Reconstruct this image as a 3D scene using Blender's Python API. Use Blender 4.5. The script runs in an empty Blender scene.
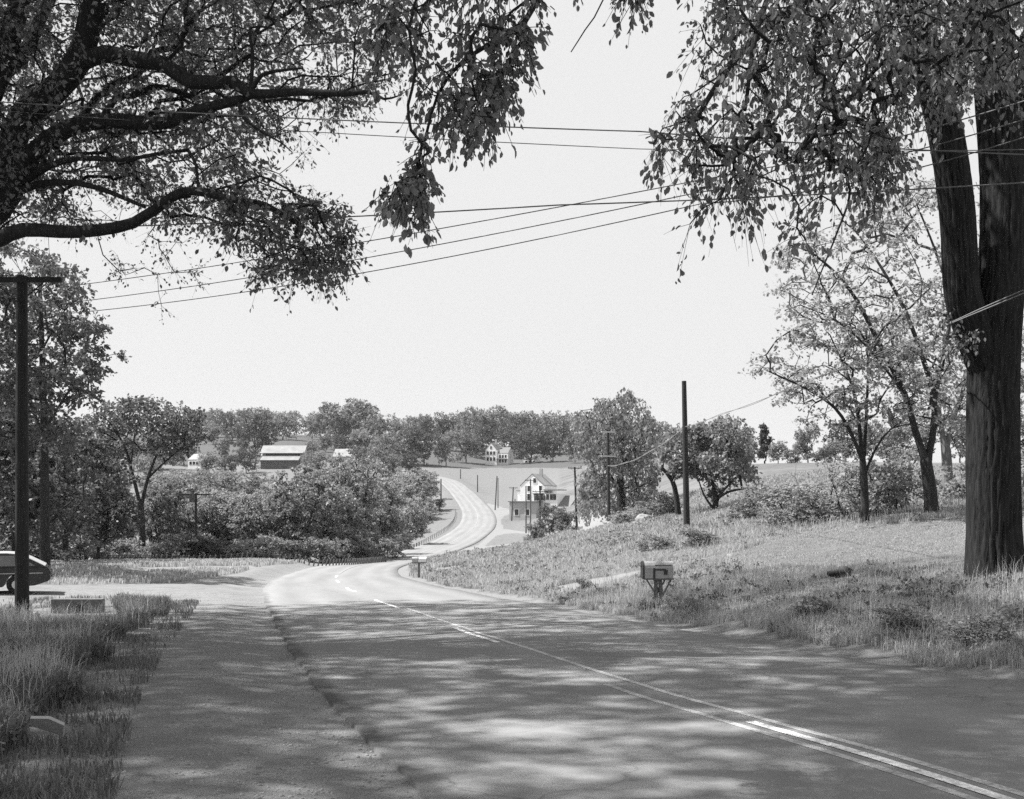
import bpy, math, random
import numpy as np
from mathutils import Vector, Matrix, noise as mnoise

rng = np.random.default_rng(11)
random.seed(11)
F, CX, HR = 1050.0, 512.0, 500.0          # focal length in px, principal column, horizon row
scene = bpy.context.scene
COL = scene.collection

# ------------------------------------------------------------------ world / camera / sun
def P(px, row, Y):                          # measured bearing + distance -> metres
    return np.array([(px-CX)/F*Y, Y, (HR-row)/F*Y])

cam_d = bpy.data.cameras.new('camera'); cam = bpy.data.objects.new('camera', cam_d); COL.objects.link(cam)
cam.location = (0, 0, 0); cam.rotation_euler = (math.pi/2, 0, 0)
cam_d.sensor_width = 36; cam_d.lens = F/1024*36; cam_d.shift_y = (HR-399.5)/1024
cam_d.clip_start = 0.1; cam_d.clip_end = 8000
scene.camera = cam

SUN_AZ = math.atan2(-0.98, 0.15)            # towards the sun: from the left, slightly ahead
SUN_EL = math.radians(58)
sd = Vector((math.sin(SUN_AZ)*math.cos(SUN_EL), math.cos(SUN_AZ)*math.cos(SUN_EL), math.sin(SUN_EL)))
sl = bpy.data.lights.new('sun', 'SUN'); so = bpy.data.objects.new('sun', sl); COL.objects.link(so)
sl.energy = 5.0; sl.angle = math.radians(0.7); sl.color = (1.0, 0.995, 0.985)
so.rotation_euler = sd.to_track_quat('Z', 'Y').to_euler()
so.location = (-40, -10, 60)

w = bpy.data.worlds.new('World'); scene.world = w; w.use_nodes = True
nt = w.node_tree; nt.nodes.clear()
sky = nt.nodes.new('ShaderNodeTexSky'); sky.sky_type = 'NISHITA'; sky.sun_disc = False
sky.sun_elevation = SUN_EL; sky.sun_rotation = SUN_AZ; sky.dust_density = 1.2; sky.air_density = 2.5; sky.ozone_density = 1
bw = nt.nodes.new('ShaderNodeRGBToBW')
mn = nt.nodes.new('ShaderNodeMath'); mn.operation = 'MINIMUM'; mn.inputs[1].default_value = 2.60
bg = nt.nodes.new('ShaderNodeBackground'); bg.inputs[1].default_value = 0.14
out = nt.nodes.new('ShaderNodeOutputWorld')
L = nt.links.new
L(sky.outputs[0], bw.inputs[0]); L(bw.outputs[0], mn.inputs[0]); L(mn.outputs[0], bg.inputs[0]); L(bg.outputs[0], out.inputs[0])
scene.view_settings.view_transform = 'Standard'; scene.view_settings.look = 'None'
scene.view_settings.exposure = 1.2; scene.view_settings.gamma = 1
scene.render.engine = 'CYCLES'
scene.cycles.max_bounces = 6; scene.cycles.diffuse_bounces = 3; scene.cycles.glossy_bounces = 2
scene.cycles.transmission_bounces = 3; scene.cycles.transparent_max_bounces = 4
scene.cycles.use_denoising = False; scene.cycles.sample_clamp_indirect = 1.5

# ------------------------------------------------------------------ materials (a monochrome photograph: greys)
def new_mat(name):
    m = bpy.data.materials.new(name); m.use_nodes = True
    n = m.node_tree; n.nodes.clear()
    return m, n, n.nodes.new('ShaderNodeOutputMaterial')
def N(n, t, **k):
    x = n.nodes.new(t)
    for a, b in k.items():
        if a.startswith('i_'): x.inputs[a[2:].replace('_', ' ')].default_value = b
        else: setattr(x, a, b)
    return x
def mixf(n, fac, a, b):
    m = n.nodes.new('ShaderNodeMix'); m.data_type = 'FLOAT'
    for s, v in ((0, fac), (2, a), (3, b)):
        if isinstance(v, (int, float)): m.inputs[s].default_value = v
        else: n.links.new(v, m.inputs[s])
    return m.outputs[0]
def math_(n, op, a, b=None, c=None):
    m = n.nodes.new('ShaderNodeMath'); m.operation = op
    for i, v in enumerate((a, b, c)):
        if v is None: continue
        if isinstance(v, (int, float)): m.inputs[i].default_value = v
        else: n.links.new(v, m.inputs[i])
    return m.outputs[0]
def maprange(n, v, a, b, c, d):
    m = n.nodes.new('ShaderNodeMapRange'); n.links.new(v, m.inputs[0])
    for i, x in enumerate((a, b, c, d)): m.inputs[i+1].default_value = x
    return m.outputs[0]
def noise(n, scale, detail=3, rough=.55, vec=None, mapscale=None):
    t = N(n, 'ShaderNodeTexNoise'); t.inputs['Scale'].default_value = scale
    t.inputs['Detail'].default_value = detail; t.inputs['Roughness'].default_value = rough
    if vec is None:
        vec = N(n, 'ShaderNodeTexCoord').outputs['Object']
    if mapscale:
        mp = N(n, 'ShaderNodeMapping'); mp.inputs['Scale'].default_value = mapscale
        n.links.new(vec, mp.inputs[0]); vec = mp.outputs[0]
    n.links.new(vec, t.inputs['Vector'])
    return t.outputs[0]
def grey_mat(name, g, var=.15, scale=6, rough=.8, bump=.0, mapscale=None, spec=.3, bscale=None, metal=0):
    m, n, o = new_mat(name)
    p = N(n, 'ShaderNodeBsdfPrincipled'); p.inputs['Roughness'].default_value = rough
    p.inputs['Specular IOR Level'].default_value = spec; p.inputs['Metallic'].default_value = metal
    nz = noise(n, scale, 5, .6, mapscale=mapscale)
    v = maprange(n, nz, .25, .75, g*(1-var), g*(1+var))
    n.links.new(v, p.inputs['Base Color'])
    if bump:
        b = N(n, 'ShaderNodeBump'); b.inputs['Strength'].default_value = bump; b.inputs['Distance'].default_value = .03
        n.links.new(noise(n, bscale or scale*2, 5, .65, mapscale=mapscale), b.inputs['Height']); n.links.new(b.outputs[0], p.inputs['Normal'])
    n.links.new(p.outputs[0], o.inputs[0]); return m
def leaf_mat(name, g, trans=.35, var=.35, rough=.5, tg=None):
    m, n, o = new_mat(name)
    at = N(n, 'ShaderNodeAttribute', attribute_name='v')
    oi = N(n, 'ShaderNodeObjectInfo')
    obj = maprange(n, oi.outputs['Random'], 0, 1, .86, 1.14)
    v = math_(n, 'MULTIPLY', maprange(n, at.outputs['Fac'], 0, 1, g*(1-var), g*(1+var)), obj)
    p = N(n, 'ShaderNodeBsdfPrincipled'); p.inputs['Roughness'].default_value = rough
    p.inputs['Specular IOR Level'].default_value = .35
    t = N(n, 'ShaderNodeBsdfTranslucent')
    n.links.new(v, p.inputs['Base Color']); n.links.new(math_(n, 'MULTIPLY', v, 1.25 if tg is None else tg), t.inputs[0])
    mx = N(n, 'ShaderNodeMixShader'); mx.inputs[0].default_value = trans
    n.links.new(p.outputs[0], mx.inputs[1]); n.links.new(t.outputs[0], mx.inputs[2]); n.links.new(mx.outputs[0], o.inputs[0])
    return m

M = {}
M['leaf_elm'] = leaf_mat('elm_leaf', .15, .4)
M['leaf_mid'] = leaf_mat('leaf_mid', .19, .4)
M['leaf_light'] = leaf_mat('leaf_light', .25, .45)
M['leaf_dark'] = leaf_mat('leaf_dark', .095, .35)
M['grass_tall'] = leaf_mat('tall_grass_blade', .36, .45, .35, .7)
M['grass_dark'] = leaf_mat('shaded_grass_blade', .135, .35, .5, .7)  # dark blades carry part of the verge's shade in their colour
M['bark'] = grey_mat('bark', .042, .5, 5, .95, 1.0, (3, 3, .35), .1, 6)
M['bark_elm'] = grey_mat('elm_bark', .028, .6, 7, .95, 1.0, (3, 3, .4), .1, 8)
M['bark_pale'] = grey_mat('pale_bark', .16, .4, 5, .95, .8, (3, 3, .4), .1, 6)
M['pole'] = grey_mat('creosoted_wood', .035, .4, 8, .85, .5, (4, 4, .3), .2)
M['pole_grey'] = grey_mat('weathered_pole_wood', .10, .4, 8, .85, .5, (4, 4, .3), .2)
M['wood_sunlit'] = grey_mat('sunlit_crossarm_wood', .5, .15, 8, .8)  # paler than the pole: sunlight put into the crossarm colour
M['wood'] = grey_mat('weathered_wood', .16, .4, 12, .9, .5, (5, 5, 1))
M['wire'] = grey_mat('wire', .12, .1, 3, .6)
M['cable'] = grey_mat('cable', .2, .1, 3, .9, spec=.1)
M['white'] = grey_mat('white_clapboard', .82, .14, .8, .7)
M['greywall'] = grey_mat('grey_wall', .38, .12, 1.0, .8)
M['roof_light'] = grey_mat('tin_roof', .21, .25, .4, .5)
M['roof_dark'] = grey_mat('shingle_roof', .16, .2, 2, .85)
M['barnwood'] = grey_mat('barn_boards', .10, .3, 1.5, .9, 0, (6, 1, .3))
M['window'] = grey_mat('window_glass', .02, .2, 3, .15, spec=.5)
M['shutter'] = grey_mat('shutter_paint', .04, .2, 3, .6)
M['car_dark'] = grey_mat('dark_car_paint', .022, .1, 3, .18, spec=.6)
M['car_roof'] = grey_mat('pale_car_roof', .42, .05, 3, .3, spec=.5)  # roof far paler than the body
M['car_glass'] = grey_mat('car_glass', .16, .2, 3, .1, spec=.9)  # grey base stands in for reflections on the panes
M['chrome'] = grey_mat('chrome', .55, .05, 3, .2, metal=1)
M['rubber'] = grey_mat('rubber', .02, .2, 8, .9)
M['lamp'] = grey_mat('tail_lamp_plastic', .12, .1, 8, .3)
M['concrete'] = grey_mat('concrete', .30, .25, 7, .9, .4)
M['concrete_dark'] = grey_mat('shaded_concrete', .15, .4, 5, .95, .4)  # shade on the headwall front put into a darker concrete tone
M['black'] = grey_mat('painted_hollow_shade', .012, .2, 7, .95)  # black sheets that paint the darkness inside openings
M['mailgrey'] = grey_mat('galvanised_mailbox', .36, .2, 9, .55)
M['maildark'] = grey_mat('dark_enamel', .05, .2, 9, .6)
M['mailwhite'] = grey_mat('white_enamel', .75, .06, 9, .5)
M['stone'] = grey_mat('pale_stone', .22, .25, 3, .9, .5)
def worn(name, g):
    m, n, o = new_mat(name); p = N(n, 'ShaderNodeBsdfPrincipled'); p.inputs['Roughness'].default_value = .85; p.inputs['Specular IOR Level'].default_value = .1
    a = math_(n, 'ADD', math_(n, 'MULTIPLY', noise(n, 14, 5, .75), .6), math_(n, 'MULTIPLY', noise(n, 1.3, 3), .4))
    n.links.new(mixf(n, maprange(n, a, .47, .60, 0, .75), g, .16), p.inputs['Base Color']); n.links.new(p.outputs[0], o.inputs[0]); return m
M['paint_white'] = worn('white_road_paint', .80)
M['paint_yellow'] = worn('faded_yellow_road_paint', .44)
M['ceramic'] = grey_mat('insulator_glass', .25, .1, 5, .3)
M['steel'] = grey_mat('transformer_steel', .09, .2, 5, .6)

# ------------------------------------------------------------------ object helpers
def tag(o, label=None, cat=None, group=None, kind=None):
    if label: o['label'] = label
    if cat: o['category'] = cat
    if group: o['group'] = group
    if kind: o['kind'] = kind
    return o
def empty(name, loc, label, cat, group=None, rz=0):
    o = bpy.data.objects.new(name, None); COL.objects.link(o); o.location = loc; o.rotation_euler = (0, 0, rz)
    o.empty_display_size = .2
    return tag(o, label, cat, group)
def np_mesh(name, verts, faces, mat, parent=None, attr=None, loc=None, smooth=False):
    """faces: (n,k) int array, k = 3 or 4"""
    me = bpy.data.meshes.new(name)
    verts = np.ascontiguousarray(verts, dtype=np.float32); faces = np.ascontiguousarray(faces, dtype=np.int32)
    nf, k = faces.shape
    me.vertices.add(len(verts)); me.vertices.foreach_set('co', verts.ravel())
    me.loops.add(nf*k); me.loops.foreach_set('vertex_index', faces.ravel())
    me.polygons.add(nf); me.polygons.foreach_set('loop_start', np.arange(nf, dtype=np.int32)*k)
    if smooth: me.polygons.foreach_set('use_smooth', np.ones(nf, dtype=bool))
    me.update(calc_edges=True)
    if attr:
        for an, av in attr.items():
            a = me.attributes.new(an, 'FLOAT', 'POINT'); a.data.foreach_set('value', np.ascontiguousarray(av, dtype=np.float32))
    if mat is not None: me.materials.append(mat)
    o = bpy.data.objects.new(name, me); COL.objects.link(o)
    if parent: o.parent = parent
    if loc is not None: o.location = loc
    return o
class MB:
    """collects primitives into one mesh"""
    def __init__(s): s.v = []; s.f = []
    def add(s, v, f):
        n = len(s.v); s.v += [tuple(x) for x in v]; s.f += [tuple(i+n for i in q) for q in f]; return s
    def box(s, c, d, rz=0, rx=0, ry=0):
        x, y, z = d[0]/2, d[1]/2, d[2]/2
        m = Matrix.Rotation(rz, 3, 'Z') @ Matrix.Rotation(ry, 3, 'Y') @ Matrix.Rotation(rx, 3, 'X')
        v = [m @ Vector((a*x, b*y, e*z)) + Vector(c) for e in (-1, 1) for b in (-1, 1) for a in (-1, 1)]
        return s.add(v, [(0,2,3,1),(4,5,7,6),(0,1,5,4),(2,6,7,3),(0,4,6,2),(1,3,7,5)])
    def cyl(s, a, b, r0, r1=None, n=10, cap=True):
        a, b = Vector(a), Vector(b); r1 = r0 if r1 is None else r1
        d = (b-a).normalized(); u = d.orthogonal().normalized(); w_ = d.cross(u)
        v = [c + (u*math.cos(t*2*math.pi/n) + w_*math.sin(t*2*math.pi/n))*r for c, r in ((a, r0), (b, r1)) for t in range(n)]
        f = [(t, (t+1) % n, n+(t+1) % n, n+t) for t in range(n)]
        if cap: f += [tuple(range(n-1, -1, -1)), tuple(range(n, 2*n))]
        return s.add(v, f)
    def prism(s, prof, y0, y1):             # profile in x,z ; extruded along y
        n = len(prof); v = [(x, y0, z) for x, z in prof] + [(x, y1, z) for x, z in prof]
        f = [(t, (t+1) % n, n+(t+1) % n, n+t) for t in range(n)] + [tuple(range(n-1, -1, -1)), tuple(range(n, 2*n))]
        return s.add(v, f)
    def prismx(s, prof, x0, x1):            # profile in y,z ; extruded along x
        n = len(prof); v = [(x0, y, z) for y, z in prof] + [(x1, y, z) for y, z in prof]
        f = [(t, (t+1) % n, n+(t+1) % n, n+t) for t in range(n)] + [tuple(range(n-1, -1, -1)), tuple(range(n, 2*n))]
        return s.add(v, f)
    def build(s, name, mat, parent=None, bevel=0, smooth=False):
        me = bpy.data.meshes.new(name); me.from_pydata(s.v, [], s.f); me.update()
        import bmesh
        bm = bmesh.new(); bm.from_mesh(me); bmesh.ops.recalc_face_normals(bm, faces=bm.faces)
        if bevel: bmesh.ops.bevel(bm, geom=list(bm.edges), offset=bevel, segments=2, affect='EDGES', clamp_overlap=True)
        bm.to_mesh(me); bm.free()
        if smooth:
            for p_ in me.polygons: p_.use_smooth = True
        me.materials.append(mat)
        o = bpy.data.objects.new(name, me); COL.objects.link(o)
        if parent: o.parent = parent
        return o
def copy_tree(o, parent=None):
    c = o.copy(); COL.objects.link(c); c.parent = parent
    for ch in list(o.children): copy_tree(ch, c)
    return c

# ------------------------------------------------------------------ terrain
# centreline of the main road  (x, y, z)
def zp(Y): return -1.6 - 0.0486*Y
RC = [(12.5, -25, zp(-25)), (8.7, -12, zp(-12)), (5.3, 0, zp(0)), (3.22, 6.77, zp(6.77)), (2.23, 9.82, zp(9.82)), (1.31, 12.7, zp(12.7)), (-.25, 18.3, zp(18.3)),
      (-1.18, 21.8, zp(21.8)), (-3.2, 29.5, zp(29.5)), (-4.47, 34.3, zp(34.3)), (-6.1, 41, zp(41)), (-7.15, 45.4, zp(45.4)),
      (-9.7, 58, zp(58)), (-11.6, 70, -5.0)]
for px, row, Y in ((352, 567.5, 90), (377, 562, 110), (409, 556.5, 130), (433, 549, 150), (456, 540, 175), (475, 526, 210), (477, 513, 250),
                   (469, 501, 290), (459, 490, 330), (446, 480.5, 375), (424, 475, 410), (395, 470, 450)):
    RC.append(tuple(P(px, row, Y)))
RC = np.array(RC)
def resample(pts, step, param=False):
    ts = []
    pts = np.array(pts, float)
    # Catmull-Rom
    o = []
    Q = np.vstack([2*pts[0]-pts[1], pts, 2*pts[-1]-pts[-2]])
    for i in range(1, len(Q)-2):
        p0, p1, p2, p3 = Q[i-1], Q[i], Q[i+1], Q[i+2]
        n = max(2, int(np.linalg.norm(p2-p1)/step))
        t = np.linspace(0, 1, n, endpoint=False)[:, None]
        ts.append(i-1+t[:, 0]); o.append(.5*((2*p1)+(-p0+p2)*t+(2*p0-5*p1+4*p2-p3)*t**2+(-p0+3*p1-3*p2+p3)*t**3))
    o.append(pts[-1:]); ts.append([len(pts)-1.])
    return (np.vstack(o), np.concatenate(ts)) if param else np.vstack(o)
ROAD = resample(RC, .5)
def side_of(pl):
    t = np.gradient(pl[:, :2], axis=0); t /= np.linalg.norm(t, axis=1)[:, None]
    return t, np.stack([t[:, 1], -t[:, 0]], 1)      # tangent, right-hand normal
ROAD_T, ROAD_N = side_of(ROAD)
ROAD_S = np.concatenate([[0], np.cumsum(np.linalg.norm(np.diff(ROAD, axis=0), axis=1))])
HWL, HWR = 3.5, 4.05

ctrl = []
for i in range(0, len(RC)):
    x, y, z = RC[i]; ctrl.append((x, y, z))
for Y in (-25, -12, 0, 7, 14, 21, 30, 40, 50):
    c = np.interp(Y, RC[:, 1], RC[:, 0])
    ctrl += [(c-4, Y, zp(Y)), (c+4.6, Y, zp(Y)-.02), (c-7.5, Y, zp(Y)), ]
for Y in (-12, 0, 8, 18): ctrl.append((np.interp(Y, RC[:, 1], RC[:, 0])-13, Y, zp(Y)-.1))
for p in [(22,618,25),(-60,630,25),(20,590,38),(-60,590,38),(110,584,48),(200,585,46),(110,567.5,60),(30,568,60),(180,571,62),(60,568,75),(200,568,72),
          (0,560,92),(130,560,92),(250,559.5,94),(320,560,98),(385,557.5,112),(0,568,104),(150,569,106),(300,568,110),(395,561,125),
          (0,574,125),(150,578,130),(300,572,140),(400,560,160),(-150,560,110),
          (0,545,200),(200,538,200),(350,535,210),(430,528,215),(440,508,270),(420,498,320),
          (200,505,280),(300,504,290),(60,505,280),(200,487,350),(330,486,350),(0,487,350),
          (285,468,420),(340,469,410),(195,468,430),(60,462,450),(395,472,420),(290,440,560),(200,440,600),(400,440,620),(100,440,620),(-100,440,620),
          (495,463,520),(500,474,440),(470,483,385),(520,492,340),(525,519.5,240),(500,507,270),(560,512,235),(500,445,620),(600,448,640),(520,535,185),
          (590,469,330),(560,485,285),(630,468,300),(590,463,480),(640,455,600),
          (540,543,165),(520,546,150),(490,549,150),(577,532,138),(600,524,125),(580,518,190),(609,519,100),(640,521,95),(687,530,60),(640,545,50),(600,538,75),
          (560,551,75),(520,553,90),(480,556,104),(430,566,88),(440,574,66),(470,579,56),(520,580,50),(560,578,45),(640,569,38),
          (658,612,26.5),(700,590,28),(760,560,35),(780,532,50),(740,520,62),(865,523,45),(932,515,44),(1024,510,42),(1150,500,42),(993,575,20),(1100,575,19),
          (1024,640,14.2),(1024,678,12.3),(900,640,16.2),(841,579,27),(760,614,21),(930,602,19),(1150,650,12),(1250,760,6),
          (760,500,80),(760,480,120),(700,478,150),(800,463,180),(720,466,190),(1000,463,170),(1200,460,160),(650,470,220),(880,462,178),
          (800,466,250),(1000,466,260),(700,468,280),(800,470,420),(1000,470,420),(1200,470,420),(900,470,700),(700,462,600)]:
    ctrl.append(tuple(P(*p)))
ctrl += [(-45,0,-2.5),(-45,25,-3.2),(40,-5,1.0),(45,25,1.5),(90,60,4),(0,-90,2),(-90,-60,0),(90,-60,4),(-150,60,-4),(-160,200,-2),
         (0,-700,5),(-900,-200,10),(900,-200,10),(-700,600,40),(700,600,10),(0,1000,40),(900,1300,25),(-900,1300,45),(0,2800,60),(-2600,1000,60),(2600,1000,40)]
ctrl = np.array(ctrl)
def warp(xy):
    r = np.hypot(xy[:, 0], xy[:, 1])+1e-6
    return xy/r[:, None]*np.arcsinh(r/12)[:, None], r
cw, cr = warp(ctrl[:, :2])
cq = (ctrl[:, 2]+1.6)/(cr+12)
D = np.linalg.norm(cw[:, None]-cw[None], axis=2)
n_c = len(ctrl)
A = np.zeros((n_c+3, n_c+3)); A[:n_c, :n_c] = D + np.eye(n_c)*-.004
A[:n_c, n_c] = 1; A[:n_c, n_c+1:] = cw; A[n_c, :n_c] = 1; A[n_c+1:, :n_c] = cw.T
sol = np.linalg.solve(A, np.concatenate([cq, np.zeros(3)]))
def raw_height(xy):
    xy = np.atleast_2d(np.asarray(xy, float)); o = np.empty(len(xy))
    for i in range(0, len(xy), 20000):
        q, r = warp(xy[i:i+20000])
        d = np.sqrt(((q[:, None]-cw[None])**2).sum(2)+.0004)
        o[i:i+20000] = (d@sol[:n_c]+sol[n_c]+q@sol[n_c+1:])*(r+12)-1.6
    return o
k_ = np.ones(17)/17
ROAD[:, 2] = np.convolve(np.pad(ROAD[:, 2], 8, 'reflect', reflect_type='odd'), k_, 'valid')
ROAD_SL = np.gradient(ROAD[:, 2])/np.maximum(np.hypot(*np.gradient(ROAD[:, :2], axis=0).T), 1e-6)
def road_off(xy):
    """signed offset from the centreline (+ right), index of nearest sample"""
    xy = np.asarray(xy, float); off = np.full(len(xy), 1e3); idx = np.zeros(len(xy), int); zr = np.zeros(len(xy))
    sub = ROAD[::2, :2]
    for i in range(0, len(xy), 8000):
        q = xy[i:i+8000]
        d2 = (q**2).sum(1)[:, None] + (sub**2).sum(1)[None] - 2*q@sub.T
        j = d2.argmin(1)*2; j = np.minimum(j, len(ROAD)-1)
        dv = q-ROAD[j, :2]
        along = (dv*ROAD_T[j]).sum(1)
        s = (dv*ROAD_N[j]).sum(1)
        sl_ = np.clip(along, -1.5, 1.5); zr[i:i+8000] = ROAD[j, 2]+sl_*ROAD_SL[j]
        far = np.abs(along) > 3
        s = np.where(far, np.sign(s)*np.hypot(s, along)+0, s)
        off[i:i+8000] = s; idx[i:i+8000] = j
    road_off.z = zr
    return off, idx
def smooth01(x): x = np.clip(x, 0, 1); return x*x*(3-2*x)
def vnoise(x, y, s, seed=0):                # cheap smooth value noise
    x, y = x*.81-y*.586, x*.586+y*.81
    x = x/s+seed*17.3; y = y/s+seed*9.7
    xi, yi = np.floor(x).astype(int), np.floor(y).astype(int); fx, fy = smooth01(x-xi), smooth01(y-yi)
    h = lambda a, b: (np.abs(np.sin(a*127.1+b*311.7+seed*74.7)*43758.5453) % 1)
    return (h(xi, yi)*(1-fx)+h(xi+1, yi)*fx)*(1-fy)+(h(xi, yi+1)*(1-fx)+h(xi+1, yi+1)*fx)*fy
def height(xy):
    xy = np.atleast_2d(np.asarray(xy, float))
    z = raw_height(xy); off, j = road_off(xy)
    e = np.where(off > 0, off-HWR, -off-HWL)
    r = np.hypot(xy[:, 0], xy[:, 1])
    width = 1.2+r*.012
    k = smooth01(e/width)
    grav = (off < 0) & (off > -7) & (xy[:, 1] < 45)
    bumps = (vnoise(xy[:, 0], xy[:, 1], 1.7, 1)-.5)*.10+(vnoise(xy[:, 0], xy[:, 1], .6, 2)-.5)*.05
    z = z+bumps*np.where(grav, .25, 1)*np.clip(e/1.5, 0, 1)*(r < 150)
    base = road_off.z-.03-.0005*r
    return np.where(e < 0, base, base*(1-k)+z*k)
def hz(x, y): return float(height([[x, y]])[0])

ang = np.radians(np.concatenate([np.arange(-180, -32, 4.0), np.arange(-32, 32, .11), np.arange(32, 180.1, 4.0)]))
rad = np.concatenate([[.3], np.exp(np.linspace(math.log(1.2), math.log(3200), 640))])
AA, RR = np.meshgrid(ang, rad)
GX, GY = (np.sin(AA)*RR), (np.cos(AA)*RR)
nr, na = GX.shape
GZ = height(np.stack([GX.ravel(), GY.ravel()], 1)).reshape(nr, na)
with np.errstate(divide='ignore', invalid='ignore'):
    PX = np.where(GY > .8, CX+F*GX/np.maximum(GY, .8), -9999); PR = np.where(GY > .8, HR-F*GZ/np.maximum(GY, .8), -9999)
def inpoly(x, y, poly):
    c = np.zeros(x.shape, bool); n = len(poly); j = n-1
    for i in range(n):
        xi, yi = poly[i]; xj, yj = poly[j]
        cond = ((yi > y) != (yj > y)) & (x < (xj-xi)*(y-yi)/((yj-yi) if yj != yi else 1e-9)+xi)
        c ^= cond; j = i
    return c
def zone(poly, y0, y1): return inpoly(PX, PR, poly) & (GY > y0) & (GY < y1)
OFF, _ = road_off(np.stack([GX.ravel(), GY.ravel()], 1)); OFF = OFF.reshape(nr, na)
wob = (vnoise(GX, GY, 1.1, 5)-.5)*.8+(vnoise(GX, GY, .35, 6)-.5)*.4
LOT = [(-500,584),(60,585),(165,584),(235,574),(262,566),(330,560.5),(360,559),(330,564),(268,605),(150,607),(105,600),(0,616),(-500,640)]
shoulder = (OFF < -HWL+.4) & (OFF > -6.4+wob) & (GY < 33) & (GY > -40)
lot = zone(LOT, 26, 115) & (OFF < -HWL+.4)
strip = zone([(100,568.5),(250,565.5),(262,569),(130,572.5)], 50, 100)
dirt_r = (OFF > HWR-.4) & (OFF < HWR+.8+wob*.8) & (GY < 140)
drive = zone([(553,587),(600,578),(650,569),(720,555),(745,551),(722,558),(655,574),(610,584),(560,595)], 26, 70)
lane = zone([(425,569),(450,567),(505,562),(512,564),(460,571),(432,576)], 50, 110)
val = zone([(487,503),(512,510),(513,513),(503,516),(501,522),(504,529),(530,532.5),(545,541),(552,546),(500,550),(470,553),(448,553),(478,545),(486,538),(492,522)], 130, 300) \
      & ~zone([(498,534.5),(524,533),(538,541),(484,546.5)], 120, 300)
yard = soft_yard = zone([(575,514),(600,514),(614,524),(585,533),(568,533)], 90, 240)
gravel_zone = shoulder | lot | strip
dirt_zone = dirt_r | drive | lane | val | yard
lawn_zone = zone([(735,553),(775,540),(800,533),(880,526),(1040,508),(1300,500),(1300,600),(960,572),(900,574),(850,571),(800,572),(740,566),(720,560)], 20, 60)
field_zone = (GY > 68) & (GX > -5) & (PX > 560) & ~dirt_zone
far_shade = (GY > 440) & (PR < 468)  # shade under the far trees, put into the ground colour
def soft(z, it=1):
    z = z.astype(float)
    for _ in range(it):
        z[1:-1, 1:-1] = (z[1:-1, 1:-1]*2+z[:-2, 1:-1]+z[2:, 1:-1]+z[1:-1, :-2]+z[1:-1, 2:])/6
    return z
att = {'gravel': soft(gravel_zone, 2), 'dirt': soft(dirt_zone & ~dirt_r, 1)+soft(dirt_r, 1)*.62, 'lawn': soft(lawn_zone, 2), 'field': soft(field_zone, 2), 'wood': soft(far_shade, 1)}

m, n, o = new_mat('ground_surface'); M['ground'] = m
def att_(nm): return N(n, 'ShaderNodeAttribute', attribute_name=nm).outputs['Fac']
n1 = noise(n, .35, 5, .6); n2 = noise(n, 9, 4, .7); n3 = noise(n, 55, 3, .7); n4 = noise(n, 1.6, 4, .6)
grass = maprange(n, math_(n, 'ADD', math_(n, 'MULTIPLY', n4, .6), math_(n, 'MULTIPLY', n2, .4)), .3, .7, .09, .20)
lawn = maprange(n, math_(n, 'ADD', math_(n, 'MULTIPLY', n4, .5), math_(n, 'MULTIPLY', n3, .5)), .32, .68, .085, .15)
nf = noise(n, .022, 7, .7, mapscale=(1, 2.6, 1)); nf2 = noise(n, .45, 5, .75, mapscale=(1, 2.5, 1))
field = maprange(n, math_(n, 'ADD', math_(n, 'MULTIPLY', nf, .5), math_(n, 'MULTIPLY', nf2, .5)), .40, .60, .075, .175)
grv = maprange(n, math_(n, 'ADD', math_(n, 'ADD', math_(n, 'MULTIPLY', n3, .5), math_(n, 'MULTIPLY', n1, .2)), math_(n, 'MULTIPLY', n4, .3)), .33, .67, .11, .27)
drt = maprange(n, n2, .3, .7, .16, .24)
c = mixf(n, att_('lawn'), grass, lawn); c = mixf(n, att_('field'), c, field)
ga = math_(n, 'ADD', att_('gravel'), math_(n, 'MULTIPLY', math_(n, 'SUBTRACT', n2, .5), .9)); ga = maprange(n, ga, .35, .65, 0, 1)
c = mixf(n, ga, c, grv)
da = math_(n, 'ADD', att_('dirt'), math_(n, 'MULTIPLY', math_(n, 'SUBTRACT', n2, .5), .6)); da = maprange(n, da, .3, .7, 0, 1)
c = mixf(n, da, c, drt); c = mixf(n, maprange(n, math_(n, 'ADD', att_('wood'), math_(n, 'SUBTRACT', noise(n, .06, 4, .6), .5)), .3, .7, 0, 1), c, .085)  # wood mask paints the shade below the ridge trees on the ground
p = N(n, 'ShaderNodeBsdfPrincipled'); p.inputs['Roughness'].default_value = .95; p.inputs['Specular IOR Level'].default_value = .1
n.links.new(c, p.inputs['Base Color'])
b = N(n, 'ShaderNodeBump'); b.inputs['Strength'].default_value = .8; b.inputs['Distance'].default_value = .035
n.links.new(math_(n, 'ADD', math_(n, 'MULTIPLY', n3, .5), math_(n, 'ADD', n2, math_(n, 'MULTIPLY', noise(n, 120, 2), .25))), b.inputs['Height']); n.links.new(b.outputs[0], p.inputs['Normal'])
n.links.new(p.outputs[0], o.inputs[0])

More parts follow.
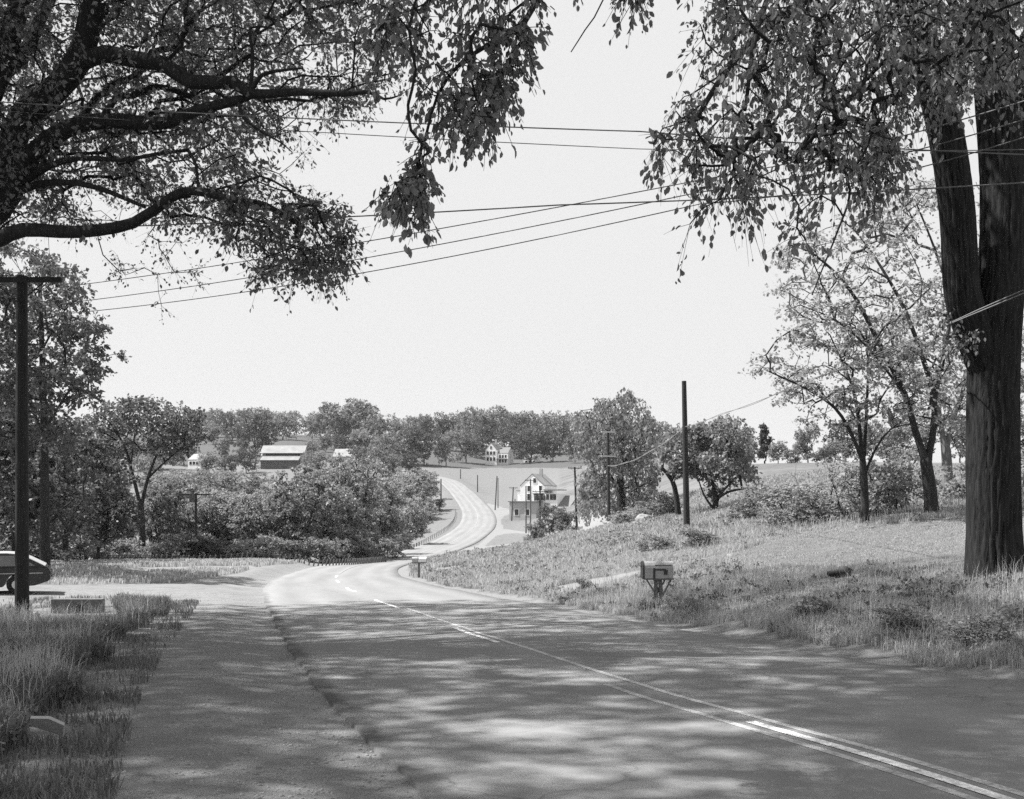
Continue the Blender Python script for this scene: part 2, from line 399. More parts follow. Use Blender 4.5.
idx = np.arange(nr*na).reshape(nr, na)
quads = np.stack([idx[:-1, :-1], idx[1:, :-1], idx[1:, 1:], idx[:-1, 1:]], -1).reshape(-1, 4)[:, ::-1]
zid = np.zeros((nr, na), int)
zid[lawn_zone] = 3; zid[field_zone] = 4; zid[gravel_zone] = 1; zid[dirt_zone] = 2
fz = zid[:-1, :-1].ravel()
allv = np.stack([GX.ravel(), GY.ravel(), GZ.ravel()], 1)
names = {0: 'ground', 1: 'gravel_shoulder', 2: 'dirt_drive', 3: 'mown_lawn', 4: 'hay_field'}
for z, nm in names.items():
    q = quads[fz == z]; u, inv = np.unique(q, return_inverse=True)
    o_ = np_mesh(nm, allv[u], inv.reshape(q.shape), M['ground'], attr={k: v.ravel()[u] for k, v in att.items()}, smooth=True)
    o_['kind'] = 'structure'

# ------------------------------------------------------------------ road ribbon
m, n, o = new_mat('asphalt'); M['asphalt'] = m
uv = N(n, 'ShaderNodeUVMap').outputs[0]
sep = N(n, 'ShaderNodeSeparateXYZ'); n.links.new(uv, sep.inputs[0]); u_, v_ = sep.outputs[0], sep.outputs[1]
fine = noise(n, 70, 3, .7); big = noise(n, .5, 4, .6, vec=uv, mapscale=(1.4, .18, 1)); mid = noise(n, 3.0, 4, .6)
val_ = math_(n, 'ADD', math_(n, 'ADD', math_(n, 'MULTIPLY', fine, .25), math_(n, 'MULTIPLY', big, .45)), math_(n, 'MULTIPLY', mid, .3))
base = maprange(n, val_, .35, .65, .175, .24)
au = math_(n, 'ABSOLUTE', u_)
# pale wheel tracks, darker oil line in the middle of each lane
trk = math_(n, 'COSINE', math_(n, 'MULTIPLY', au, 3.55)); base = math_(n, 'MULTIPLY', base, maprange(n, trk, -1, 1, .93, 1.05))
# dark crumbled strip at the left edge
edge = math_(n, 'ADD', u_, math_(n, 'MULTIPLY', math_(n, 'SUBTRACT', noise(n, 2.4, 5, .7), .5), .55))
em = maprange(n, edge, -3.42, -3.27, 1, 0); em = math_(n, 'MULTIPLY', em, maprange(n, v_, 62, 72, .62, .15)); em = math_(n, 'MULTIPLY', em, maprange(n, noise(n, 1.1, 3), .36, .50, .45, 1))
base = mixf(n, em, base, .045)
vor = N(n, 'ShaderNodeTexVoronoi', feature='DISTANCE_TO_EDGE'); vor.inputs['Scale'].default_value = .42
wv = N(n, 'ShaderNodeVectorMath', operation='ADD'); n.links.new(uv, wv.inputs[0])
nzc = N(n, 'ShaderNodeTexNoise'); nzc.inputs['Scale'].default_value = 1.6; nzc.inputs['Detail'].default_value = 5
n.links.new(uv, nzc.inputs['Vector']); n.links.new(nzc.outputs['Color'], wv.inputs[1]); n.links.new(wv.outputs[0], vor.inputs['Vector'])
crk = maprange(n, vor.outputs['Distance'], .004, .012, 1, 0); crk = math_(n, 'MULTIPLY', crk, maprange(n, noise(n, .25, 3), .50, .58, 0, .4))
base = mixf(n, crk, base, .07)
p = N(n, 'ShaderNodeBsdfPrincipled'); p.inputs['Roughness'].default_value = .95; p.inputs['Specular IOR Level'].default_value = .06
n.links.new(base, p.inputs['Base Color'])
b = N(n, 'ShaderNodeBump'); b.inputs['Strength'].default_value = .4; b.inputs['Distance'].default_value = .01
n.links.new(noise(n, 130, 3, .7), b.inputs['Height']); n.links.new(b.outputs[0], p.inputs['Normal']); n.links.new(p.outputs[0], o.inputs[0])

def ribbon(name, i0, i1, offs, dz, mat, ragged=False, skirt=True):
    cs = ROAD[i0:i1]; nn = ROAD_N[i0:i1]; s = ROAD_S[i0:i1]
    rows = []; uvs = []
    offs = list(offs)
    for k, of in enumerate(offs):
        ofv = np.full(len(cs), float(of))
        if ragged and k in (0, len(offs)-1):
            ofv = ofv+(vnoise(s, s*0, .9, 3+k)-.5)*.10+(vnoise(s, s*0, .25, 4+k)-.5)*.05
        rows.append(np.column_stack([cs[:, 0]+nn[:, 0]*ofv, cs[:, 1]+nn[:, 1]*ofv, cs[:, 2]+dz])); uvs.append(np.column_stack([ofv, s]))
    if skirt:
        a = rows[0].copy(); a[:, 2] -= .12; a[:, :2] -= nn*.04; bb = rows[-1].copy(); bb[:, 2] -= .12; bb[:, :2] += nn*.04
        rows = [a]+rows+[bb]; uvs = [uvs[0]]+uvs+[uvs[-1]]
    V = np.stack(rows, 1); U = np.stack(uvs, 1); a, b_ = V.shape[:2]
    ii = np.arange(a*b_).reshape(a, b_)
    q = np.stack([ii[:-1, :-1], ii[:-1, 1:], ii[1:, 1:], ii[1:, :-1]], -1).reshape(-1, 4)
    ob = np_mesh(name, V.reshape(-1, 3), q, mat)
    l = ob.data.uv_layers.new(name='UVMap'); l.data.foreach_set('uv', U.reshape(-1, 2)[q.ravel()].astype(np.float32).ravel())
    ob['kind'] = 'structure'
    return ob
ribbon('road', 0, len(ROAD), np.linspace(-HWL, HWR, 9), 0, M['asphalt'], True)
def s_at(Y): return float(np.interp(Y, ROAD[:, 1], ROAD_S))
def i_at(Y): return int(np.argmin(np.abs(ROAD[:, 1]-Y)))
def markings(name, segs, mat, dz):
    vs, fs, k = [], [], 0
    for y0, y1, off, wd in segs:
        i0, i1 = i_at(y0), i_at(y1)
        cs, nn = ROAD[i0:i1+1], ROAD_N[i0:i1+1]
        for sgn in (-1, 1):
            vs.append(np.column_stack([cs[:, :2]+nn*(off+sgn*wd/2), cs[:, 2]+dz]))
        c_ = len(cs); a = np.arange(c_-1)
        fs.append(np.stack([a+k, a+k+c_, a+k+c_+1, a+k+1], 1)); k += 2*c_
    ob = np_mesh(name, np.vstack(vs), np.vstack(fs), mat); ob['kind'] = 'structure'; return ob
dash = [(-16, -12), (-4.5, -.5), (5.5, 9.8), (18.3, 21.8), (29.5, 34.3), (41, 45.4), (53, 57.2), (64.5, 69)]
markings('painted_centre_dashes', [(a, b_, 0, .11) for a, b_ in dash], M['paint_white'], .006)
markings('painted_centre_line', [(-20, 29.5, .20, .09), (-20, 12.9, -.19, .09)], M['paint_yellow'], .003)
M['paint_worn'] = grey_mat('worn_road_paint', .27, .3, 1.5, .9, spec=.05)
markings('faded_far_line', [(150, 400, 0, .12), (72, 150, 0, .10)], M['paint_worn'], .02)

# ------------------------------------------------------------------ grass
def blades(name, mask, n_bl, hmin, hmax, wd, mat, label, decay=1.3, clump=.6, seed=0, lean=.35, noise_s=1.2, thr=.0, maxr=1e9, heads=False):
    r = np.random.default_rng(seed+100)
    mk = mask[:-1, :-1].ravel().copy()
    rr = RR[:-1, :-1].ravel(); dA = (RR[:-1, :-1]*(ang[1:][None]-ang[:-1][None])*(np.diff(rad)[:, None])).ravel()
    wgt = np.where(mk & (rr < maxr), dA/np.maximum(rr, 4)**decay, 0)
    cxy = np.stack([GX[:-1, :-1].ravel(), GY[:-1, :-1].ravel()], 1)
    nzv = vnoise(cxy[:, 0], cxy[:, 1], noise_s, seed+3)*.6+vnoise(cxy[:, 0], cxy[:, 1], noise_s*.35, seed+4)*.4
    wgt = wgt*np.clip((nzv-thr)*2, .02, 1.5)
    if wgt.sum() == 0: return
    f = r.choice(len(wgt), n_bl, p=wgt/wgt.sum())
    i, j = f//(na-1), f % (na-1); a, b2 = r.random(n_bl), r.random(n_bl)
    def lerp(G): return (G[i, j]*(1-a)+G[i+1, j]*a)*(1-b2)+(G[i, j+1]*(1-a)+G[i+1, j+1]*a)*b2
    x, y, z = lerp(GX), lerp(GY), lerp(GZ)
    R = np.hypot(x, y)
    hn = vnoise(x, y, noise_s, seed+3)
    h = hmin+(hmax-hmin)*(r.random(n_bl)*(1-clump)+clump*hn*(.4+.6*r.random(n_bl)))
    wv = wd*(.6+.8*r.random(n_bl))*np.maximum(1, R/22)
    th = r.random(n_bl)*2*math.pi; cx_, sx_ = np.cos(th), np.sin(th)
    l1 = r.random(n_bl)*lean*h; la = r.random(n_bl)*2*math.pi
    dx, dy = np.cos(la)*l1, np.sin(la)*l1
    V = np.empty((n_bl, 5, 3))
    V[:, 0] = np.stack([x-cx_*wv/2, y-sx_*wv/2, z-.02], 1); V[:, 1] = np.stack([x+cx_*wv/2, y+sx_*wv/2, z-.02], 1)
    V[:, 2] = np.stack([x+dx*.35+cx_*wv*.4, y+dy*.35+sx_*wv*.4, z+h*.6], 1); V[:, 3] = np.stack([x+dx*.35-cx_*wv*.4, y+dy*.35-sx_*wv*.4, z+h*.6], 1)
    V[:, 4] = np.stack([x+dx, y+dy, z+h*(1-.25*lean)], 1)
    k = np.arange(n_bl)[:, None]*5
    tri = np.concatenate([k+[0, 1, 2], k+[0, 2, 3], k+[3, 2, 4]], 0)
    v = np.repeat(np.clip(r.normal(.5, .25, n_bl), 0, 1), 5)
    ob = np_mesh(name, V.reshape(-1, 3), tri, mat, attr={'v': v})
    tag(ob, label, 'grass', None, 'stuff'); return ob
front = (np.abs(AA) < math.radians(34))
free = ~(gravel_zone | dirt_zone | lawn_zone | ((OFF > -HWL-.1) & (OFF < HWR+.25)))
hw_clear = (PX > 40) & (PX < 114) & (GY > 23.3) & (GY < 28)
left_v = free & ~hw_clear & ~((PX < 118+wob*22) & (PX > 30) & (GY > 21.7+wob*1.5)) & (OFF < -5.5) & (GY < 33) & (GY > 1) & front
QS = 1.0
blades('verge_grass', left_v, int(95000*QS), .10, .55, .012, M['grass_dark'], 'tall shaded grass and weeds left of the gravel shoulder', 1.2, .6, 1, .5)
stump_clear = (np.abs(PX-841) < 24) & (np.abs(GY-25.6) < 1.7)
rb = free & ~stump_clear & (OFF > HWR+.5+wob*.5) & (GY < 60) & (GY > 5) & front & ~field_zone
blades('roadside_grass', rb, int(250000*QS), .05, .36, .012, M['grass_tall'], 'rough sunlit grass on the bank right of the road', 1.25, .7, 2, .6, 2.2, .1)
blades('lawn_grass', lawn_zone, int(90000*QS), .02, .07, .012, M['grass_tall'], 'short mown grass between the bank and the young trees', 1.0, .3, 3, .6)
mid = free & (OFF > HWR) & (GY >= 48) & (GY < 125) & front
blades('hay_grass', mid, int(120000*QS), .15, .6, .02, M['grass_tall'], 'tall pale hay grass around the bare pole and hillside', 1.1, .6, 5, .5, 4, .1)
ml = free & (OFF < 0) & (GY >= 33) & (GY < 100) & front
blades('mound_grass', ml, int(60000*QS), .08, .5, .02, M['grass_tall'], 'pale grass on the low mound beyond the gravel lot', 1.0, .7, 6, .5, 3, .1)
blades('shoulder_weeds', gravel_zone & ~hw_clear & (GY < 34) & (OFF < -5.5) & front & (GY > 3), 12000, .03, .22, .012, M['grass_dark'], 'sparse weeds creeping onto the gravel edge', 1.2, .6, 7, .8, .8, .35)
def weeds(name, mask, n_c, k, rc, size, mat, label, seed, hz_=.5):
    r = np.random.default_rng(seed)
    rr = RR[:-1, :-1].ravel(); dA = (RR[:-1, :-1]*(ang[1:][None]-ang[:-1][None])*(np.diff(rad)[:, None])).ravel()
    cx_, cy_ = GX[:-1, :-1].ravel(), GY[:-1, :-1].ravel()
    nz = vnoise(cx_, cy_, 1.5, seed)*.6+vnoise(cx_, cy_, .5, seed+1)*.4
    wgt = np.where(mask[:-1, :-1].ravel(), dA/np.maximum(rr, 5)**1.2, 0)*np.clip((nz-.48)*6, 0, 1)
    f = r.choice(len(wgt), n_c, p=wgt/wgt.sum()); i, j = f//(na-1), f % (na-1); a, b2 = r.random(n_c), r.random(n_c)
    lerp = lambda G: (G[i, j]*(1-a)+G[i+1, j]*a)*(1-b2)+(G[i, j+1]*(1-a)+G[i+1, j+1]*a)*b2
    c_ = np.stack([lerp(GX), lerp(GY), lerp(GZ)+rc*hz_*.8+r.random(n_c)*rc*.6], 1)
    V, Q, v = leaves_mesh(c_, np.tile([0., 0, 1], (n_c, 1)), k, rc, size, r, -.3, hz_, False, flat=.6)
    ob = np_mesh(name, V, Q, mat, attr={'v': v}); tag(ob, label, 'weeds', None, 'stuff')
WEEDS = 1
blades('seed_stalks', rb, 12000, .35, .75, .006, M['grass_tall'], 'thin seed stalks standing above the bank grass', 1.2, .5, 12, .5, 2.2, .2)
blades('verge_stalks', left_v, 7000, .35, .85, .006, M['grass_tall'], 'thin seed stalks standing above the shaded verge', 1.2, .5, 13, .7, 1.4, .2)
# loose stones on the shoulder
def pebbles(name, mask, n_p, smin, smax, label):
    r = np.random.default_rng(77)
    rr = RR[:-1, :-1].ravel(); dA = (RR[:-1, :-1]*(ang[1:][None]-ang[:-1][None])*(np.diff(rad)[:, None])).ravel()
    wgt = np.where(mask[:-1, :-1].ravel(), dA/np.maximum(rr, 4)**1.6, 0)
    f = r.choice(len(wgt), n_p, p=wgt/wgt.sum()); i, j = f//(na-1), f % (na-1); a, b2 = r.random(n_p), r.random(n_p)
    lerp = lambda G: (G[i, j]*(1-a)+G[i+1, j]*a)*(1-b2)+(G[i, j+1]*(1-a)+G[i+1, j+1]*a)*b2
    c_ = np.stack([lerp(GX), lerp(GY), lerp(GZ)], 1)
    s_ = smin+(smax-smin)*r.random(n_p)**3
    d = np.array([[1,0,0],[-1,0,0],[0,1,0],[0,-1,0],[0,0,.6],[0,0,-.6]])
    V = c_[:, None]+d[None]*s_[:, None, None]*(.7+.6*r.random((n_p, 6, 1)))
    t = np.array([[0,2,4],[2,1,4],[1,3,4],[3,0,4],[2,0,5],[1,2,5],[3,1,5],[0,3,5]])
    T = (np.arange(n_p)[:, None, None]*6+t[None]).reshape(-1, 3)
    ob = np_mesh(name, V.reshape(-1, 3), T, M['stone_dark'], attr={'v': np.repeat(r.random(n_p), 6)})
    tag(ob, label, 'gravel', None, 'stuff')
M['stone_dark'] = grey_mat('gravel_stone', .2, .5, 12, .9)
pebbles('loose_gravel', gravel_zone & (GY < 40) & (GY > 4) & front, 16000, .006, .028, 'loose stones scattered over the gravel shoulder')

# ------------------------------------------------------------------ trees
def poly_pts(poly, n_, y0, y1, r, thin=0, s=2.0, seed=0, zs=1.0):
    poly = np.array(poly, float); lo, hi = poly.min(0), poly.max(0); o = []
    while len(o) < n_:
        q = lo+(hi-lo)*r.random((n_*3, 2)); q = q[inpoly(q[:, 0], q[:, 1], [tuple(t) for t in poly])]
        Y = y0+(y1-y0)*r.random(len(q))
        pts = np.stack([(q[:, 0]-CX)/F*Y, Y, (HR-q[:, 1])/F*Y], 1)
        if thin:
            nz = np.array([mnoise.noise(Vector((p[0]/s+seed, p[1]/s, p[2]/(s*zs)))) for p in pts])
            pts = pts[nz > (thin-1)*.5+(r.random(len(pts))-.5)*.12]
        o += list(pts)
    return np.array(o[:n_])
def lobe_pts(lobes, r, shell=2.4):
    o = []
    for cx, cy, cz, rx, ry, rz, n_ in lobes:
        d = r.normal(size=(n_, 3)); d /= np.linalg.norm(d, axis=1)[:, None]
        q = d*(r.random(n_)**(1/shell))[:, None]; o.append(q*[rx, ry, rz]+[cx, cy, cz])
    return np.vstack(o)
def build_tree(limbs, attract, seed, r_tip=.008, step=.6, bias=.25, power=.46, jitter=.10, sag=0.0, maxr=.1):
    """limbs: list of (points, r0, r1); returns nodes, parent, radius, tips(list of node idx), directions"""
    r = np.random.default_rng(seed)
    pos, par, given, plen = [], [], [], []
    for li, (pts, r0, r1) in enumerate(limbs):
        pts, tp = resample(np.array(pts, float), step*.7, True)
        if li == 0:
            prev = -1; start = 0
        else:
            P_ = np.array(pos); prev = int(np.argmin(((P_-pts[0])**2).sum(1))); start = 0 if np.linalg.norm(P_[prev]-pts[0]) > .15*step else 1
        for k in range(start, len(pts)):
            pos.append(pts[k]); par.append(prev); given.append(float(np.interp(tp[k], range(len(r0)), r0)) if isinstance(r0, (list, tuple)) else r0+(r1-r0)*k/max(1, len(pts)-1))
            plen.append(0 if prev < 0 else plen[prev]+float(np.linalg.norm(pts[k]-pos[prev]))); prev = len(pos)-1
    att_ = np.array(attract); na_ = len(att_)
    P_ = np.array(pos)
    PL = np.array(plen)
    hmask = np.arange(len(pos)) > 2
    best = np.full(na_, 1e9); bi = np.zeros(na_, int)
    cand = np.where(hmask)[0]
    for c0 in range(0, len(cand), 200):
        cc = cand[c0:c0+200]
        d = np.linalg.norm(att_[:, None]-P_[cc][None], axis=2)+bias*PL[cc][None]
        j = d.argmin(1); dv = d[np.arange(na_), j]; u = dv < best; best[u] = dv[u]; bi[u] = cc[j[u]]
    done = np.zeros(na_, bool); tips = []
    for _ in range(na_):
        k = int(np.argmin(np.where(done, 1e9, best))); done[k] = True
        a = pos[bi[k]]; b2 = att_[k]; d = float(np.linalg.norm(b2-a)); m_ = max(1, int(math.ceil(d/step))); prev = int(bi[k])
        jv = r.normal(size=3)*jitter*d
        newi = []
        for t in range(1, m_+1):
            f = t/m_; q = a+(b2-a)*f+jv*math.sin(math.pi*f)+np.array([0, 0, (sag*d)*math.sin(math.pi*f)])
            if t < m_: q = q+r.normal(size=3)*.04*step
            pos.append(q); par.append(prev); given.append(0); plen.append(plen[prev]+float(np.linalg.norm(q-pos[prev]))); prev = len(pos)-1; newi.append(prev)
        tips.append(prev)
        for q in newi:
            dd = np.linalg.norm(att_-pos[q], axis=1)+bias*plen[q]; u = (dd < best) & ~done; best[u] = dd[u]; bi[u] = q
    N_ = len(pos); cnt = np.zeros(N_); 
    for t in tips: cnt[t] += 1
    for i in range(N_-1, 0, -1):
        if par[i] >= 0: cnt[par[i]] += cnt[i]
    rad_ = np.minimum(r_tip*np.maximum(cnt, .5)**power, maxr); g = np.array(given); rad_ = np.where(g > 0, g, rad_)
    for i in range(N_-1, 0, -1):
        if par[i] >= 0: rad_[par[i]] = max(rad_[par[i]], rad_[i]*.97)
    return np.array(pos), np.array(par), rad_, np.array(tips)
def tube_mesh(pos, par, rad_, sides, rmin=0, ridge=0, rmax=9):
    N_ = len(pos); ch = np.where(par >= 0)[0]; pr = par[ch]
    d = pos[ch]-pos[pr]; d /= np.linalg.norm(d, axis=1)[:, None]+1e-9
    nd = np.zeros((N_, 3)); nd[ch] = d
    # main child = thickest
    order = np.argsort(rad_[ch]); main = np.full(N_, -1); main[pr[order]] = ch[order]
    ism = main[pr] == ch
    md = nd.copy(); has = main >= 0; md[has] = nd[has]+nd[main[has]]; md /= np.linalg.norm(md, axis=1)[:, None]+1e-9
    keep = (rad_[ch] >= rmin) & (rad_[ch] < rmax)
    ch, pr, d, ism = ch[keep], pr[keep], d[keep], ism[keep]
    d0 = np.where(ism[:, None], md[pr], d); d1 = md[ch]
    r0 = np.where(ism, rad_[pr], np.minimum(rad_[pr], rad_[ch]*1.25)); r1 = rad_[ch]
    ref = np.array([.31, .93, .19])
    def ring(c_, dd, rr_):
        u = np.cross(dd, ref); u /= np.linalg.norm(u, axis=1)[:, None]+1e-9; w_ = np.cross(dd, u)
        t = np.arange(sides)*2*math.pi/sides
        rv = np.repeat(rr_[:, None], sides, 1)
        if ridge:
            zz = c_[:, 2][:, None]
            g1 = np.abs(np.sin(t*11.5+1.3*np.sin(zz*1.7)+.8*np.sin(zz*4.1))); g2 = np.abs(np.sin(t*19.5+1.6*np.sin(zz*2.9+1)-.9*np.sin(zz*6.3+t*2)))
            rv = rv*(1+ridge*(1-1.6*(1-g1)**3-1.1*(1-g2)**3+.5*np.sin(t*2+zz*.8)))
        return c_[:, None]+(u[:, None]*np.cos(t)[None, :, None]+w_[:, None]*np.sin(t)[None, :, None])*rv[:, :, None]
    A_ = ring(pos[pr], d0, r0); B_ = ring(pos[ch], d1, r1)
    V = np.concatenate([A_, B_], 1).reshape(-1, 3); m_ = len(ch)
    t = np.arange(sides); q = np.stack([t, (t+1) % sides, sides+(t+1) % sides, sides+t], 1)
    Fq = (np.arange(m_)[:, None, None]*2*sides+q[None]).reshape(-1, 4)
    return V, Fq
def leaves_mesh(centres, outdir, k, rc, size, r, droop=.5, rz=1.0, fine=True, szvar=.5, flat=.5, twigs=None):
    """k leaves around every centre"""
    n_ = len(centres)*k
    C_ = np.repeat(centres, k, 0)
    m_ = max(3, int(round(k/5.0)))                       # every tip carries a few sprays, leaves sit along them
    sp = r.normal(size=(len(centres), m_, 3))+np.asarray(outdir)[:, None]*.7; sp[:, :, 2] *= (1-.45*flat)
    sp /= np.linalg.norm(sp, axis=2)[:, :, None]; sp[:, :, 2] -= droop*.45
    sp *= (rc*1.25*(.55+.45*r.random((len(centres), m_))))[:, :, None]; sp[:, :, 2] *= rz
    which = r.integers(0, m_, n_); own = np.repeat(np.arange(len(centres)), k); sdir = sp[own, which]
    t_ = .12+.88*r.random(n_)**.8
    sag_ = np.zeros((n_, 3)); sag_[:, 2] = -.25*droop*rc*t_**2
    g = sdir*t_[:, None]+sag_+r.normal(size=(n_, 3))*size*.28
    C_ = C_+g
    D_ = sdir/rc*.55+r.normal(size=(n_, 3))*.55; D_[:, 2] -= droop
    if twigs is not None: twigs.append((centres, sp, rc, droop))
    D_ /= np.linalg.norm(D_, axis=1)[:, None]+1e-9
    up = r.normal(size=(n_, 3))*(1-flat)*1.2+[0, 0, flat*1.4]
    S_ = np.cross(D_, up); S_ /= np.linalg.norm(S_, axis=1)[:, None]+1e-9; Nn = np.cross(S_, D_)
    s_ = size*(1+szvar*(r.random(n_)*2-1)); s_ = s_[:, None]
    v = np.clip(r.normal(.5, .22, n_), 0, 1)
    if fine:
        V = np.empty((n_, 6, 3)); fold = .10*s_*Nn
        V[:, 0] = C_; V[:, 1] = C_+D_*s_*.35+S_*s_*.27+fold; V[:, 2] = C_+D_*s_*.72+S_*s_*.22+fold*.8
        V[:, 3] = C_+D_*s_-fold*.6; V[:, 4] = C_+D_*s_*.72-S_*s_*.22+fold*.8; V[:, 5] = C_+D_*s_*.35-S_*s_*.27+fold
        kk = np.arange(n_)[:, None]*6
        Q = np.concatenate([kk+[0, 1, 2, 3], kk+[0, 3, 4, 5]], 0)
        return V.reshape(-1, 3), Q, np.repeat(v, 6)
    V = np.empty((n_, 4, 3))
    V[:, 0] = C_; V[:, 1] = C_+D_*s_*.5+S_*s_*.36; V[:, 2] = C_+D_*s_; V[:, 3] = C_+D_*s_*.45-S_*s_*.36+Nn*s_*.1
    return V.reshape(-1, 3), np.arange(n_*4).reshape(-1, 4), np.repeat(v, 4)
weeds('bank_weeds', rb, 2000, 26, .15, .05, M['leaf_light'], 'low broadleaf weeds mixed through the grass of the right bank', 31)
weeds('bank_undergrowth', rb, 500, 30, .2, .06, M['leaf_dark'], 'darker leafy undergrowth in the grass of the right bank', 35)
weeds('verge_weeds', left_v, 1500, 26, .14, .045, M['leaf_mid'], 'leafy weeds in the shaded grass left of the shoulder', 38, .9)
weeds('hillside_weeds', mid, 1200, 24, .35, .12, M['leaf_mid'], 'darker weeds in the tall hay around the bare pole', 41)
def tree_object(name, root, limbs, attract, seed, label, cat, leafmat, bark, k=20, rc=.5, size=.1, fine=True, sides=6, r_tip=.008, step=.6,
                droop=.5, rz=1., rmin=0, extra=None, group=None, sag=0, ridge=0, maxr=.1, bias=.25, flat=.5, along=.5, jitter=.1):
    r = np.random.default_rng(seed)
    root = np.array(root, float)
    pos, par, rd, tips = build_tree(limbs, attract, seed, r_tip, step, bias=bias, sag=sag, maxr=maxr, jitter=jitter)
    pos = pos-root
    e = empty(name, tuple(root), label, cat, group)
    if ridge:
        VT, QT = tube_mesh(pos, par, rd, 96, .125, ridge)
        uq, inv_ = np.unique(np.round(VT, 4), axis=0, return_inverse=True); VT = uq; QT = inv_.reshape(-1)[QT]
        V3, Q3 = tube_mesh(pos, par, rd, 8, rmin, 0, .125); QT = np.vstack([QT, Q3+len(VT)]); VT = np.vstack([VT, V3])
    else:
        VT, QT = tube_mesh(pos, par, rd, sides, rmin, ridge)
    c1 = pos[tips]; pd = pos[par[tips]]; od = c1-pd; od /= np.linalg.norm(od, axis=1)[:, None]+1e-9
    cen = np.vstack([c1, c1*(1-along)+pd*along]); od = np.vstack([od, od])
    tw = [] if fine else None
    V, Q, v = leaves_mesh(cen, od, max(1, k//2), rc, size, r, droop, rz, fine, flat=flat, twigs=tw)
    if fine:                                             # thin twigs under the sprays, part of the woody mesh
        cc, sp, _, _ = tw[0]; nt_ = sp.shape[0]*sp.shape[1]
        a0 = np.repeat(cc, sp.shape[1], 0); sv = sp.reshape(-1, 3)
        a1 = a0+sv*.5+[0, 0, -.0625*droop*rc]; a2 = a0+sv+[0, 0, -.25*droop*rc]
        u = np.cross(sv, [.3, .5, .8]); u /= np.linalg.norm(u, axis=1)[:, None]+1e-9; w2 = np.cross(sv, u); w2 /= np.linalg.norm(w2, axis=1)[:, None]+1e-9
        rt_ = .0035
        rg = lambda c_, q: np.stack([c_+u*q, c_-u*q*.5+w2*q*.87, c_-u*q*.5-w2*q*.87], 1)
        TV = np.concatenate([rg(a0, rt_), rg(a1, rt_*.8), rg(a2, rt_*.4)], 1).reshape(-1, 3)
        qq = np.array([[0,1,4,3],[1,2,5,4],[2,0,3,5],[3,4,7,6],[4,5,8,7],[5,3,6,8]])
        TQ = (np.arange(nt_)[:, None, None]*9+qq[None]).reshape(-1, 4)
        QT = np.vstack([QT, TQ+len(VT)]); VT = np.vstack([VT, TV])
    np_mesh('trunk', VT, QT, bark, e, smooth=True)
    if extra is not None:                    # leaf clumps added to cast shade, mostly out of view
        ea, ek, erc, es = extra
        V2, Q2, v2 = leaves_mesh(np.asarray(ea)-root, np.tile([0., 0, 1], (len(ea), 1)), ek, erc, es, r, droop, 1, False, flat=.6)
        Q = np.vstack([Q, Q2+len(V)]); V = np.vstack([V, V2]); v = np.concatenate([v, v2])
    np_mesh('crown', V, Q, leafmat, e, attr={'v': v})
    return e
SD = np.array([sd.x, sd.y, sd.z])
def hidden_above(a):                         # keep the part of a crown that stays above the picture
    a = np.asarray(a); Y = np.maximum(a[:, 1], .1)
    return a[~((a[:, 1] > .5) & ((a[:, 2]-.9)/Y*F < 505) & (np.abs(a[:, 0])/Y*F < 570))]

# --- the great elm at the right
r = np.random.default_rng(5)
E = lambda *l: [P(*q) for q in l]
limbs = [(E((996,600,20),(995,570,20),(994,530,20),(993,470,20),(993,400,20),(995,340,20),(1001,280,20),(1003,180,20.2),(996,90,20.4),(988,0,20.6),(975,-140,20.8),(960,-300,21)), [.57,.50,.44,.425,.42,.43,.40,.39,.35,.30,.22,.12], 0),
         (E((993,385,20),(975,335,19.9),(962,290,19.8),(957,210,19.6),(945,130,19.4),(925,60,19.2),(900,-20,18.6),(860,-110,17.6),(810,-220,16)), [.30,.32,.31,.30,.28,.24,.19,.14,.08], 0),
         (E((1006,290,20.1),(1014,240,20.1),(1026,130,20.4),(1042,0,21),(1075,-180,22)), .3, .12),
         (E((900,-20,18.6),(850,-20,17.2),(790,10,15.5),(735,60,14.2),(695,120,13.4)), .12, .03),
         (E((860,-110,17.6),(800,-60,14.5),(760,20,12.5),(745,110,11.6)), .09, .02),
         (E((925,60,19.2),(880,80,17),(840,110,14.5),(830,170,13.4)), .09, .02),
         (E((996,90,20.4),(930,-30,16),(880,30,13.2),(860,100,12.4)), .10, .02),
         (E((835,150,13),(850,190,12.6),(838,230,12.3),(822,270,12),(812,295,11.9)), .018, .006)]
att_e = np.vstack([
    poly_pts([(640,152),(668,128),(690,70),(700,20),(715,-60),(1100,-60),(1100,40),(960,90),(905,125),(898,175),(878,150),(872,195),(850,205),(842,170),(822,200),(805,180),(790,200),(770,165),(745,192),(735,160),(715,185),(700,150),(690,188),(680,150),(660,152)], 430, 11, 16.5, r, 1.18, .75, 3, 2.2),
    poly_pts([(880,-60),(1100,-60),(1100,95),(1010,110),(960,100),(900,110)], 110, 15, 19, r),
    poly_pts([(720,-60),(1060,-60),(1000,40),(760,60)], 90, 11, 17, r),
    poly_pts([(690,150),(740,150),(745,205),(700,205)], 10, 12, 12.6, r),
    poly_pts([(860,120),(900,100),(898,180),(868,195)], 30, 13, 14, r),
    P(690,224,12.2)[None], P(800,212,12)[None], P(797,228,10.5)[None], P(806,240,10.5)[None], P(875,212,13)[None],
    poly_pts([(925,300),(955,310),(985,330),(960,350),(935,335)], 12, 18.8, 19.2, r),
    lobe_pts([(10,21,14,8,7,5,190), (4,13,11,4.5,4.5,2.6,60), (16,20,12,6,7,5,90)], r)])
ex_e = hidden_above(lobe_pts([(5.5,21.5,13.5,3,2.2,3,150), (1.5,15.5,11.5,3.5,2.5,2,110), (11,20,13,6,4,4,150)], r))  # unseen lobes added to cast shade around the trunk
